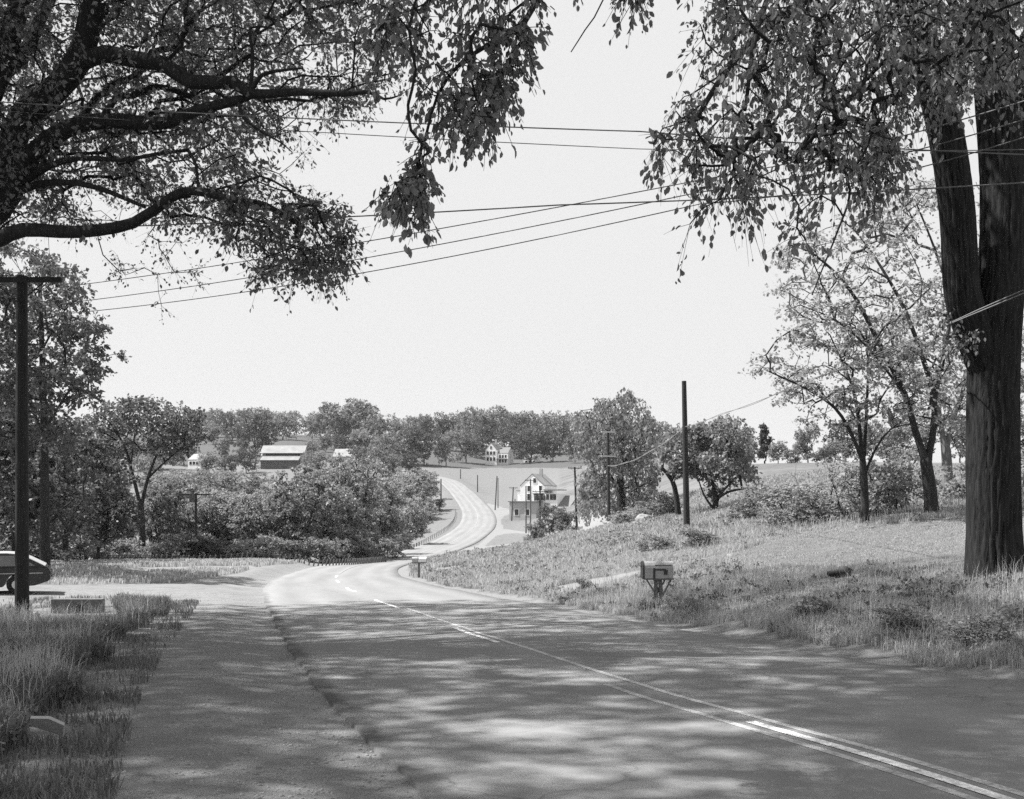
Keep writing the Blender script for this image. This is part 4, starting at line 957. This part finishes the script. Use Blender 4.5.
# ------------------------------------------------------------------ utility poles and wires
def pole(px, Y, top_row, label, arms=(), r0=.15, r1=.10, mat='pole', lean=0, xf=None, armmat=None, arm_rz=.5):
    rt = hroot(px, Y); Hh = (HR-top_row)/F*Y-rt[2]
    e = empty('utility_pole', tuple(rt), label, 'utility pole', 'utility poles along the road')
    lx = lean
    MB().cyl((0, 0, -.4), (lx, 0, Hh), r0, r1, 14).build('pole_shaft', M[mat], e, smooth=False)
    for zoff, ln, th_ in arms:
        z_ = Hh-zoff
        c_, s_ = math.cos(arm_rz), math.sin(arm_rz)
        a = MB().box((lx*(z_/Hh)-s_*-.13*0, -.14, z_), (ln, .09, .12), rz=arm_rz).build('crossarm', M[armmat or mat], e)
        for t in (-.46, -.28, .28, .46):
            x_, y_ = lx+t*ln*c_, -.14+t*ln*s_
            ins = MB().cyl((x_, y_, z_+.05), (x_, y_, z_+.16), .02, .02, 6).cyl((x_, y_, z_+.14), (x_, y_, z_+.27), .055, .04, 8).build('insulator', M['ceramic'], a)
        for sg in (-1, 1):
            MB().cyl((lx+sg*.30*ln*c_, -.16+sg*.3*ln*s_, z_-.05), (lx, -.16, z_-.55), .015, .015, 5).build('brace', M[mat], a)
    for (dx, zoff, rr_, hh) in (xf or ()):
        MB().cyl((lx+dx, -.1, Hh-zoff-hh), (lx+dx, -.1, Hh-zoff), rr_, rr_, 12).cyl((lx+dx, -.1, Hh-zoff), (lx+dx, -.1, Hh-zoff+.08), rr_*.7, rr_*.4, 10).build('transformer', M['steel'], e)
    return e, Hh
pole(22, 25, 276, 'thick dark near pole with crossarm at the left edge', [(.12, 2.0, .12)], .165, .125, arm_rz=0)
# a bearing block on its top
pole(86, 93, 484, 'dark pole in shadow among the trees left of the forked tree', [(.3, 1.8, .1)], .16, .12)
pole(196, 99, 493, 'pole with crossarm and transformer standing before the thicket', [(.15, 2.6, .1)], .14, .1, xf=[(-.35, .1, .25, .8)], arm_rz=.1)
pole(687, 60, 381, 'bare dark pole without crossarm, tallest in the hay grass', (), .19, .13, lean=-.17)
pole(609, 100, 431, 'pole with two sunlit pale crossarms beside the willow', [(.1, 1.5, .1), (2.4, 1.6, .1)], .17, .13, armmat='wood_sunlit', arm_rz=.45, lean=-.1)
pole(577, 138, 467, 'dark pole right of the white house by the feathery bush', [(.15, 1.9, .1)], .17, .12, lean=-.3, arm_rz=.3)
pole(540, 164, 486, 'dark pole carrying transformers in front of the white house', [(.9, 2.4, .1)], .15, .11, xf=[(-.7, 1.5, .28, .75), (.0, 1.5, .28, .75), (.6, 1.5, .28, .75)], arm_rz=.1)
pole(530.5, 198, 479, 'weathered pole with high crossarm against the white gable', [(.25, 2.2, .1)], .14, .11, 'pole_grey', arm_rz=.2)
pole(526, 188, 486, 'plain weathered pole without crossarm before the white house', (), .14, .11, 'pole_grey')
pole(511.5, 232, 487, 'weathered pole with crossarm at the left of the white house', [(.2, 2.2, .1)], .17, .13, 'pole_grey', lean=.4)
pole(515, 238, 499, 'short thin pole just left of the white house porch', (), .15, .11, 'pole_grey')
pole(495, 262, 476, 'leaning weathered pole on the grass beyond the junction', (), .18, .14, 'pole_grey', lean=.5)
pole(498, 268, 478, 'thin pole paired with the leaning pole beyond the junction', (), .13, .10, 'pole_grey')
pole(477.5, 325, 475, 'small distant pole right of the climbing road', (), .2, .15, 'pole_grey')
pole(460.5, 400, 469, 'farthest small pole right of the road near its top', (), .22, .17, 'pole_grey')
pole(441, 272, 479, 'pole on the left side of the climbing road', (), .19, .15, 'pole')
def wire(name, pts, rad_, mat, label, sag=0, group=None, strands=1, sp=.05):
    pts = [np.array(q, float) for q in pts]; vs, fs, k = [], [], 0
    root = pts[0]
    for st in range(strands):
        for a, b_ in zip(pts[:-1], pts[1:]):
            n_ = 26; t = np.linspace(0, 1, n_)
            c_ = a[None]+(b_-a)[None]*t[:, None]; c_[:, 2] -= sag*4*t*(1-t); c_[:, 2] += st*sp*np.cos(t*18)
            d = np.gradient(c_, axis=0); d /= np.linalg.norm(d, axis=1)[:, None]
            u = np.cross(d, [0, 0, 1.]); u /= np.linalg.norm(u, axis=1)[:, None]; w_ = np.cross(d, u)
            th_ = np.arange(5)*2*math.pi/5
            V = c_[:, None]+(u[:, None]*np.cos(th_)[None, :, None]+w_[:, None]*np.sin(th_)[None, :, None])*rad_
            ii = np.arange(n_*5).reshape(n_, 5)
            q = np.stack([ii[:-1], np.roll(ii, -1, 1)[:-1], np.roll(ii, -1, 1)[1:], ii[1:]], -1).reshape(-1, 4)
            vs.append(V.reshape(-1, 3)-root); fs.append(q+k); k += n_*5
    ob = np_mesh(name, np.vstack(vs), np.vstack(fs), mat, loc=tuple(root)); tag(ob, label, 'wire', group); return ob
WG = 'overhead wires crossing the sky'
# three rising wires from the left pole
wire('overhead_wire', [P(30,291,25.0), P(700,180,15.6), P(1120,70,12)], .009, M['wire'], 'uppermost of the three wires slanting up from the left pole', .12, WG)
wire('overhead_wire', [P(40,306,25.0), P(700,192,15.9), P(1120,88,12.3)], .009, M['wire'], 'middle wire of the three slanting up from the left pole', .16, WG)
wire('overhead_wire', [P(50,315,25.0), P(700,204,16.2), P(1120,104,12.6)], .009, M['wire'], 'lowest of the three wires slanting up from the left pole', .22, WG)
wire('overhead_wire', [P(-60,98,17.5), P(640,131.5,15), P(1180,160,13.5)], .010, M['wire'], 'upper of the two nearly level wires high across the sky', .05, WG)
wire('overhead_wire', [P(-60,106,18.2), P(640,149,15.8), P(1180,146,14.5)], .007, M['wire'], 'lower thinner of the two nearly level wires high across the sky', .05, WG)
wire('overhead_wire', [P(-60,232,19), P(560,205,17), P(1180,172,15)], .012, M['wire'], 'single wire slightly rising to the right below the level pair', .05, WG)
# service cable down to the bare pole and on
p687 = P(686,427,59.8); p609 = P(608,466,99.8); p577 = P(576,478,137.8); p540 = P(540,490,163.8)
p687[0] -= .03
wire('service_cable', [P(1130,245,13), P(1024,293,16), p687], .011, M['cable'], 'twisted pale cable running from the right edge down to the bare pole', .10, WG, 2, .05)
wire('service_cable', [p687, p609], .026, M['cable'], 'sagging pale cable between the bare pole and the crossarm pole', .55, WG, 2, .06)
wire('overhead_wire', [p609+[0,0,.05], p577], .018, M['wire'], 'dark wire from the crossarm pole to the next valley pole', .8, WG)
wire('service_cable', [P(540,514,163.5), P(558,514,158)], .05, M['cable'], 'deeply sagging cable loop beside the pole carrying transformers', 1.3, WG)

# ------------------------------------------------------------------ guard fences
def guard(pts, n_p, hh, label, wd=.16, mat='mailwhite', tilt=.0):
    pts = resample(np.array(pts, float), .5); s = np.concatenate([[0], np.cumsum(np.linalg.norm(np.diff(pts, axis=0), axis=1))])
    sx = np.linspace(0, s[-1], n_p); xs = np.interp(sx, s, pts[:, 0]); ys = np.interp(sx, s, pts[:, 1]); zs = height(np.stack([xs, ys], 1))
    root = (float(xs[0]), float(ys[0]), float(zs[0])); e = empty('guard_fence', root, label, 'guard fence')
    me = None
    for x, y, z in zip(xs, ys, zs):
        if me is None:
            o_ = MB().cyl((0, 0, -.3), (tilt*hh, 0, hh), wd/2, wd/2, 8).build('post', M[mat], e); me = o_.data
        else:
            o_ = bpy.data.objects.new('post', me); COL.objects.link(o_); o_.parent = e
        o_.location = (x-root[0], y-root[1], z-root[2]); o_.rotation_euler = (0, random.uniform(-.05, .05), 0)
    for zf in (.55, .85):
        pv = np.stack([xs-root[0], ys-root[1]-.1, zs-root[2]+hh*zf], 1)
        V, Q = tube_mesh(pv, np.arange(-1, n_p-1), np.full(n_p, .02), 5)
        np_mesh('cable_rail', V, Q, M['pole'], e)
    return e
gp = [P(q[0], 560, q[1])[:2] for q in ((95,92),(200,92.5),(290,94),(345,99),(385,111))]
guard(gp, 78, .66, 'long low fence of close dark posts before the roadside thicket', .14, 'barnwood', .35)
gp2 = []
for Y in (118, 135, 150, 165, 180, 195, 210, 230, 255):
    i = i_at(Y); gp2.append(ROAD[i, :2]-ROAD_N[i]*(HWL+1.6+(.0)))
guard(gp2, 58, .8, 'curved low fence of pale posts on the outside of the far bend', .2, 'greywall')
# marker stakes
for px, Y, lb in ((468,104,'leftmost of three small stakes in the grass beyond the small mailboxes'),(482,103,'middle of three small stakes in the grass beyond the small mailboxes'),(493,102,'rightmost of three small stakes in the grass beyond the small mailboxes')):
    rt = hroot(px, Y); o_ = MB().box((0,0,.25),(.12,.12,.9)).build('stake', M['wood']); o_.location = rt; tag(o_, lb, 'stake', 'small stakes in the grass')

# ------------------------------------------------------------------ mailboxes
def mailbox_shape(L_x, Wy, Hz_, n=8):       # long axis x, arched top
    prof = [(-Wy/2, 0), (Wy/2, 0), (Wy/2, Hz_-Wy/2)]+[(Wy/2*math.cos(a), Hz_-Wy/2+Wy/2*math.sin(a)) for a in [math.pi*i/n for i in range(1, n)]]+[(-Wy/2, Hz_-Wy/2)]
    return prof
rt = hroot(658, 26.5)
e = empty('mailbox', tuple(rt), 'large grey mailbox on splayed wooden posts beside the road at right', 'mailbox', None, .06)
zb = .80
b1 = MB().prismx([(y, z+zb) for y, z in mailbox_shape(.7, .34, .43)], -.37, .36).build('box', M['mailgrey'], e)
dr = MB().prismx([(y*1.04, z*1.02+zb-.004) for y, z in mailbox_shape(.7, .34, .43)], -.415, -.372).build('door', M['maildark'], e)
MB().box((-.43, 0, zb+.30), (.03, .06, .03)).build('latch', M['steel'], dr)
MB().box((0, 0, zb-.02), (.76, .3, .035)).build('platform', M['wood'], e)
fl = MB().box((-.13, -.182, zb+.13), (.05, .012, .26)).box((.02, -.185, zb+.22), (.30, .012, .04)).box((.16, -.19, zb+.15), (.09, .014, .12)).build('flag', M['maildark'], e)
MB().box((.1, -.176, zb+.33), (.42, .006, .02)).build('stripe', M['maildark'], e)
for x0, x1 in ((-.07, -.05), (.13, .05)):
    MB().cyl((x0, .02, -.2), (x1, 0, zb-.03), .055, .05, 8).build('post', M['wood'], e)
for x0, x1 in ((-.03, -.30), (.10, .32)):
    MB().cyl((x0, -.03, .34), (x1, -.06, zb-.04), .02, .02, 6).build('brace', M['wood'], e)
for x0, x1 in ((-.05, .2), (.1, -.1)):
    MB().cyl((x0, .05, .34), (x1, .06, zb-.04), .018, .018, 6).build('brace', M['wood'], e)
rt = hroot(419, 63)
e = empty('mailbox_stand', tuple(rt), 'two small white-topped mailboxes on one post at the roadside bend', 'mailbox', None, .1)
MB().box((0, 0, .35), (.14, .14, 1.1)).build('post', M['wood'], e)
MB().box((0, 0, .9), (.9, .3, .05)).build('platform', M['wood'], e)
for x0, x1, mt, lb in ((-.42, -.08, 'mailgrey', 'grey mailbox at the left end'), (-.02, .44, 'mailwhite', 'white mailbox at the right end')):
    bx = MB().prismx([(y, z+.93) for y, z in mailbox_shape(.7, .26, .30)], x0, x1).build('box', M[mt], e); bx['label'] = lb
    MB().prismx([(y*1.04, z*1.02+.93) for y, z in mailbox_shape(.7, .26, .30)], x1+.001, x1+.02).build('door', M['maildark'], bx)

# ------------------------------------------------------------------ car
rt = hroot(6, 36.5)
e = empty('parked_car', (rt[0], rt[1], rt[2]), 'dark station wagon with pale roof parked behind the left pole', 'car', None, math.radians(22))
# x to the right = rear of the car ; the car faces left ; rear end at x = +1.42
X0 = 1.45; Wc = .86
def X(v): return X0-v
body = [(X(0.02),.62),(X(0),.52),(X(.06),.42),(X(.50),.27),(X(.72),.26)]+[(X(1.07)+.37*math.cos(a), .30+.37*math.sin(a)) for a in np.linspace(0, math.pi, 9)]+[(X(1.5),.24),(X(3.2),.24)]+ \
       [(X(3.6)+.37*math.cos(a), .30+.37*math.sin(a)) for a in np.linspace(0, math.pi, 9)]+[(X(4.3),.27),(X(4.5),.42),(X(4.52),.66),(X(4.4),.80),(X(3.3),.90),(X(.10),.88),(X(.03),.80)]
MB().prism(body, -Wc, Wc).build('body', M['car_dark'], e, bevel=.02)
cab = [(X(.10),.88),(X(.62),1.16),(X(1.00),1.335),(X(1.4),1.37),(X(2.4),1.37),(X(2.75),1.33),(X(3.3),.90)]
MB().prism(cab, -Wc+.09, Wc-.09).build('cabin', M['car_dark'], e, bevel=.015)
roof = [(X(.18),.945),(X(.62),1.185),(X(1.00),1.36),(X(1.4),1.40),(X(2.4),1.40),(X(2.7),1.355),(X(2.7),1.33),(X(2.4),1.375),(X(1.4),1.375),(X(1.0),1.335),(X(.62),1.16),(X(.18),.92)]
MB().prism(roof, -Wc+.07, Wc-.07).build('roof', M['car_roof'], e)
for sg in (-1, 1):
    yy = sg*(Wc-.085)
    for pf in ([(X(.50),.95),(X(.80),.95),(X(1.02),1.29),(X(.95),1.27)], [(X(1.12),.95),(X(1.75),.95),(X(1.75),1.31),(X(1.12),1.31)], [(X(1.83),.95),(X(2.95),.95),(X(2.62),1.31),(X(1.83),1.31)]):
        MB().prism(pf, yy-.008, yy+.008).build('window', M['car_glass'], e)
    MB().box((X(2.2), sg*(Wc+.008), .70), (3.9, .012, .025)).build('trim', M['chrome'], e)
    MB().box((X(.01), sg*.62, .70), (.05, .3, .10)).build('tail_lamp', M['lamp'], e)
    for xx in (1.07, 3.6):
        wh = MB().cyl((X(xx), sg*(Wc-.20), .32), (X(xx), sg*(Wc-.01), .32), .32, .32, 24).build('tyre', M['rubber'], e, bevel=.02)
        MB().cyl((X(xx), sg*(Wc-.03), .32), (X(xx), sg*(Wc+.005), .32), .17, .15, 20).build('hubcap', M['chrome'], wh)
MB().box((X(-.02), 0, .50), (.10, 1.66, .11)).build('bumper', M['chrome'], e, bevel=.02)

# ------------------------------------------------------------------ small things on the ground
rt = hroot(78, 27)
e = empty('concrete_headwall', (rt[0], rt[1], hz(rt[0], 27)), 'low concrete culvert headwall with round black opening right of the pole', 'culvert')
MB().box((0, 0, .085), (1.3, .24, .57)).build('wall', M['concrete_dark'], e, bevel=.012)
ring = [(.19*math.cos(a)+.03, .10+.17*math.sin(a)) for a in np.linspace(0, 2*math.pi, 24, endpoint=False)]
pp = MB().prism(ring, -.128, -.05).build('pipe_rim', M['concrete_dark'], e)
MB().prism([((x-.03)*.86+.03, (z-.10)*.86+.10) for x, z in ring], -.131, -.06).build('opening', M['black'], pp)  # black disc on a solid wall stands in for the pipe's dark inside
# broken pale board in the weeds
o_ = MB().prism([(-.13,0),(.12,-.02),(.10,.16),(-.02,.20),(-.15,.12)], -.012, .012).build('broken_board', M['greywall']); x_, y_ = -3.62, 8.2
o_.location = (x_, y_, hz(x_, y_)+.20); o_.rotation_euler = (.9, .35, .3); tag(o_, 'pale broken board lying in the left foreground weeds', 'board')
def rock(px, Y, sx, sy, sz, label, mat='stone', seed=1, name='rock', cat='rock', sink=.25):
    import bmesh
    bm = bmesh.new(); bmesh.ops.create_icosphere(bm, subdivisions=4, radius=1)
    for v in bm.verts:
        k = 1+.28*mnoise.noise(v.co*1.3+Vector((seed*3.1, 0, 0)))+.12*mnoise.noise(v.co*3.7+Vector((0, seed*2.3, 0))); v.co *= k
        v.co = Vector((v.co.x*sx, v.co.y*sy, v.co.z*sz))
    me = bpy.data.meshes.new(name); bm.to_mesh(me); bm.free(); me.materials.append(M[mat])
    for p_ in me.polygons: p_.use_smooth = True
    o_ = bpy.data.objects.new(name, me); COL.objects.link(o_); rt = hroot(px, Y); o_.location = (rt[0], rt[1], rt[2]+sz*(.6-sink)); tag(o_, label, cat)
rock(645, 86, .75, .6, .5, 'large pale boulder under the right side of the willow', seed=2)
rock(635, 84, .35, .3, .25, 'smaller pale boulder left of the big boulder by the willow', seed=5)
rock(36, 26.5, .09, .08, .07, 'small dark stone between the left pole and the headwall', 'concrete', 4)
# stump
rt = hroot(841, 27)
e = empty('tree_stump', tuple(rt), 'low dark cut stump lying in the lawn edge grass', 'stump')
MB().cyl((-.34, 0, .08), (.22, .02, .14), .07, .11, 12).build('log', M['bark'], e)
MB().cyl((.02, .05, -.1), (.22, .04, .24), .18, .11, 12).build('stump', M['bark'], e)

# ------------------------------------------------------------------ buildings
def gable_house(e, x0, x1, y0, y1, ze, zr, wallm, roofm, axis='y', over=.06, z0=-1):
    """axis: direction of the ridge"""
    if axis == 'y':
        xm = (x0+x1)/2
        wl = MB().prism([(x0,z0),(x1,z0),(x1,ze),(xm,zr),(x0,ze)], y0, y1).build('wall', wallm, e)
        sl_ = (zr-ze)/(xm-x0)
        rf = MB().prism([(x0-over,ze-over*sl_+.05),(xm,zr+.05),(x1+over,ze-over*sl_+.05),(x1+over,ze-over*sl_+.22),(xm,zr+.25),(x0-over,ze-over*sl_+.22)], y0-over, y1+over).build('roof', roofm, e)
    else:
        ym = (y0+y1)/2
        wl = MB().prismx([(y0,z0),(y1,z0),(y1,ze),(ym,zr),(y0,ze)], x0, x1).build('wall', wallm, e)
        sl_ = (zr-ze)/(ym-y0)
        rf = MB().prismx([(y0-over,ze-over*sl_+.05),(ym,zr+.05),(y1+over,ze-over*sl_+.05),(y1+over,ze-over*sl_+.22),(ym,zr+.25),(y0-over,ze-over*sl_+.22)], x0-over, x1+over).build('roof', roofm, e)
    return wl, rf
def window(e, x, y, z, w_, h_, side='y', frame='white'):
    """on a wall facing -y (side y) or -x (side x)"""
    if side == 'y':
        f = MB().box((x, y-.03, z), (w_+.24, .06, h_+.24)).build('window', M[frame], e)
        MB().box((x, y-.065, z), (w_, .02, h_)).build('pane', M['window'], f)
    else:
        f = MB().box((x-.03, y, z), (.06, w_+.24, h_+.24)).build('window', M[frame], e)
        MB().box((x-.065, y, z), (.02, w_, h_)).build('pane', M['window'], f)
# white gabled house in the valley
Y = 238; rt = hroot(532, Y); px2m = Y/F
def zz(row): return (HR-row)/F*Y-rt[2]
def xx_(px): return (px-532)*px2m
e = empty('white_house', tuple(rt), 'tall white gabled house with lower wings at the valley crossroads', 'house', None, -.36)
gable_house(e, xx_(519.5), xx_(545), 0, 9, zz(486), zz(474.5), M['white'], M['roof_light'])
for px, row, w_, h_ in ((535,480.5,.7,1.0),(528.8,488.5,.7,1.2),(528.8,497,.8,1.4),(536.5,497,1.1,1.6),(542,497,1.1,1.6),(541,488,.7,1.0)): window(e, xx_(px), 0, zz(row), w_, h_)
# lower grey storey in front
a = MB().box((xx_(529), -2.2, (zz(502)-1)/2), (xx_(543)-xx_(515), 4.2, zz(502)+1)).build('front_wing', M['greywall'], e)
MB().box((xx_(529), -2.3, zz(502)+.1), (xx_(543)-xx_(515)+.5, 4.7, .2)).build('roof', M['roof_dark'], a)
window(a, xx_(522.7), -4.3, zz(512), .9, 1.3); window(a, xx_(534), -4.3, zz(512), .9, 1.3)
a = MB().box((xx_(518), 3, zz(496)), (xx_(522)-xx_(516), 4, zz(491)-zz(501))).build('porch', M['white'], e)
MB().box((xx_(518), 2.9, zz(490.6)), (1.9, 4.4, .15)).build('roof', M['roof_light'], a)
a = MB().box((xx_(552), 3, zz(497)-1.8), (xx_(558)-xx_(545.3), 6, zz(491.5)-zz(500.5)+3)).build('side_wing', M['white'], e)
MB().box((xx_(552), 2.9, zz(491)+.25), (xx_(558)-xx_(545)+.5, 6.6, .22)).build('roof', M['roof_light'], a)
for px in (548.5, 552.5, 556): window(a, xx_(px), 0, zz(497), .7, 1.3)
a = MB().box((xx_(564), 3.5, (zz(509)-1)/2), (xx_(571)-xx_(557), 7, zz(509)+1)).build('garage_wing', M['greywall'], e)
MB().prismx([(-.6,zz(509)),(6,zz(496.5)),(6,zz(496.5)+.25),(-.6,zz(509)+.25)], xx_(556.6), xx_(571.6)).build('roof', M['roof_dark'], a)
window(a, xx_(564.5), 0, zz(513.5), 1.0, 1.2)
MB().box((xx_(538.5), -.55, zz(493.2)), (xx_(545)-xx_(533.5), 1.1, .14)).build('awning', M['greywall'], e)
MB().box((xx_(534), 5, zz(472.5)), (.7, .7, 2.0)).build('chimney', M['greywall'], e)
# white shed
Y = 186; rt = hroot(586, Y); px2m = Y/F
e = empty('white_shed', tuple(rt), 'small white shed with dark open doorway right of the white house', 'shed', None, -.36)
def xx_(px): return (px-586)*px2m
gable_house(e, xx_(580.5), xx_(593), 0, 6, zz(504), zz(497)+.3, M['white'], M['roof_light'], 'x')
MB().box((xx_(585.4), -.05, (zz(506))/2), (xx_(588)-xx_(583), .08, max(1.5, zz(506)))).build('doorway', M['black'], e)  # black slab on a solid wall imitates the dark interior
MB().box((xx_(591), -2.2, .9), (.35, .3, 1.9)).build('post', M['white'], e)
# barn
Y = 420; rt = hroot(283, Y); px2m = Y/F
def xx_(px): return (px-283)*px2m
e = empty('long_barn', tuple(rt), 'long low barn with bright roof and dark open front on the hillside', 'barn')
MB().prismx([(0,-1),(9,-1),(9,zz(456)),(4.5,zz(446)),(0,zz(455.5))], xx_(261), xx_(304)).build('wall', M['greywall'], e)
MB().prismx([(-.5,zz(453.5)),(4.6,zz(445.5)),(9.5,zz(455)),(9.5,zz(455)+.2),(4.6,zz(445.5)+.25),(-.5,zz(453.5)+.2)], xx_(260.3), xx_(304.6)).build('roof', M['roof_light'], e)
a = MB().prismx([(-4.6,-1),(-.02,-1),(-.02,zz(456.8)),(-4.6,zz(460.8))], xx_(263.5), xx_(300)).build('lean_to', M['barnwood'], e)
MB().prismx([(-5.2,zz(461)),(-.1,zz(456.4)),(-.1,zz(456.4)+.2),(-5.2,zz(461)+.2)], xx_(262.8), xx_(301)).build('roof', M['roof_light'], a)
MB().box((xx_(262.2), -2.3, (zz(461)-1)/2), (.9, 4.4, zz(461)+1)).build('end_wall', M['white'], a)
MB().box((xx_(283), -.06, zz(454.8)), (xx_(300)-xx_(266), .1, .5)).build('opening', M['black'], e)  # black strip stands in for the dark gap above the lean-to
# house right of barn
def simple_house(name, px, Y, wpx, row_eave, row_ridge, label, wallm, roofm, axis='x', depth=8, wins=(), cat='house', z_b=None):
    rt = hroot(px, Y); k = Y/F
    zz = lambda row: (HR-row)/F*Y-rt[2]
    e = empty(name, tuple(rt), label, cat, None, -.36 if cat == 'house' else -.1)
    gable_house(e, -wpx*k/2, wpx*k/2, 0, depth, zz(row_eave), zz(row_ridge), wallm, roofm, axis)
    for dx, row, w_, h_ in wins: window(e, dx*k, 0, zz(row), w_, h_)
    return e, k, zz
simple_house('farm_shed', 342, 405, 19, 457, 449, 'grey walled building right of the barn, half hidden by trees', M['greywall'], M['roof_light'], 'x', 8, [(3,463,.9,1.6)], 'shed')
simple_house('milk_house', 322, 396, 4, 461, 458, 'tiny white hut among the bushes right of the barn', M['white'], M['roof_light'], 'y', 3, (), 'hut')
simple_house('hillside_house', 60, 440, 14, 452, 443, 'pale gabled house seen through the far left trees', M['white'], M['roof_dark'], 'y', 9, [(0,450,1,1.4),(-3,455,1,1.4),(3,455,1,1.4)])
simple_house('hillside_bungalow', 194, 425, 15, 460, 454, 'low pale house on the slope above the transformer pole', M['white'], M['roof_light'], 'x', 8, [(-4,463,1.2,1.2),(0,463,1.2,1.2),(4,463,1.2,1.2)])
# farmhouse on the ridge
e, k, zz = simple_house('white_farmhouse', 491, 500, 12, 450, 443, 'big white farmhouse with dark windows below the ridge trees', M['white'], M['roof_dark'], 'y', 9,
    [(-3.4,453,1,1.6),(0,453,1,1.6),(3.4,453,1,1.6),(-3.4,459,1,1.7),(0,459,1,1.7),(3.4,459,1,1.7),(0,447.5,.8,1.2)])
a, rf = gable_house(e, 6.2*k, 17*k, 1.5, 9, zz(453.5), zz(447.5), M['white'], M['roof_dark'], 'x')
a.name = 'side_wing'
for dx in (8.5, 11.5, 14.5): window(a, dx*k, 1.5, zz(456.5), .9, 1.4)
for dx in (8.5, 11.5, 14.5): window(a, dx*k, 1.5, zz(461), .9, 1.5)
MB().box((11.5*k, .3, zz(459)), (11*k, 2.4, .15)).build('porch_roof', M['roof_light'], e)
MB().box((2*k, 4, zz(441.5)), (.9, .9, 2.6)).build('chimney', M['greywall'], e)
simple_house('white_cottage', 530, 505, 14, 459, 455, 'long low white cottage right of the big farmhouse', M['white'], M['roof_dark'], 'x', 7, [(-4,462,1,1.3),(0,462,1,1.3),(4,462,1,1.3)])
hb = MB().box((0, 0, 0), (1, 1, 1)).build('haze', M['black'])
hb.scale = (6600, 6600, 176); hb.location = (0, 0, 76)
m, n, o = new_mat('haze_air'); pv = N(n, 'ShaderNodeVolumePrincipled'); pv.inputs['Density'].default_value = .00008
pv.inputs['Color'].default_value = (.9, .9, .9, 1); pv.inputs['Anisotropy'].default_value = .2
n.links.new(pv.outputs[0], o.inputs['Volume']); hb.data.materials.clear(); hb.data.materials.append(m); tag(hb, kind='stuff')
scene.cycles.volume_bounces = 0
print('DONE', len(bpy.data.objects))
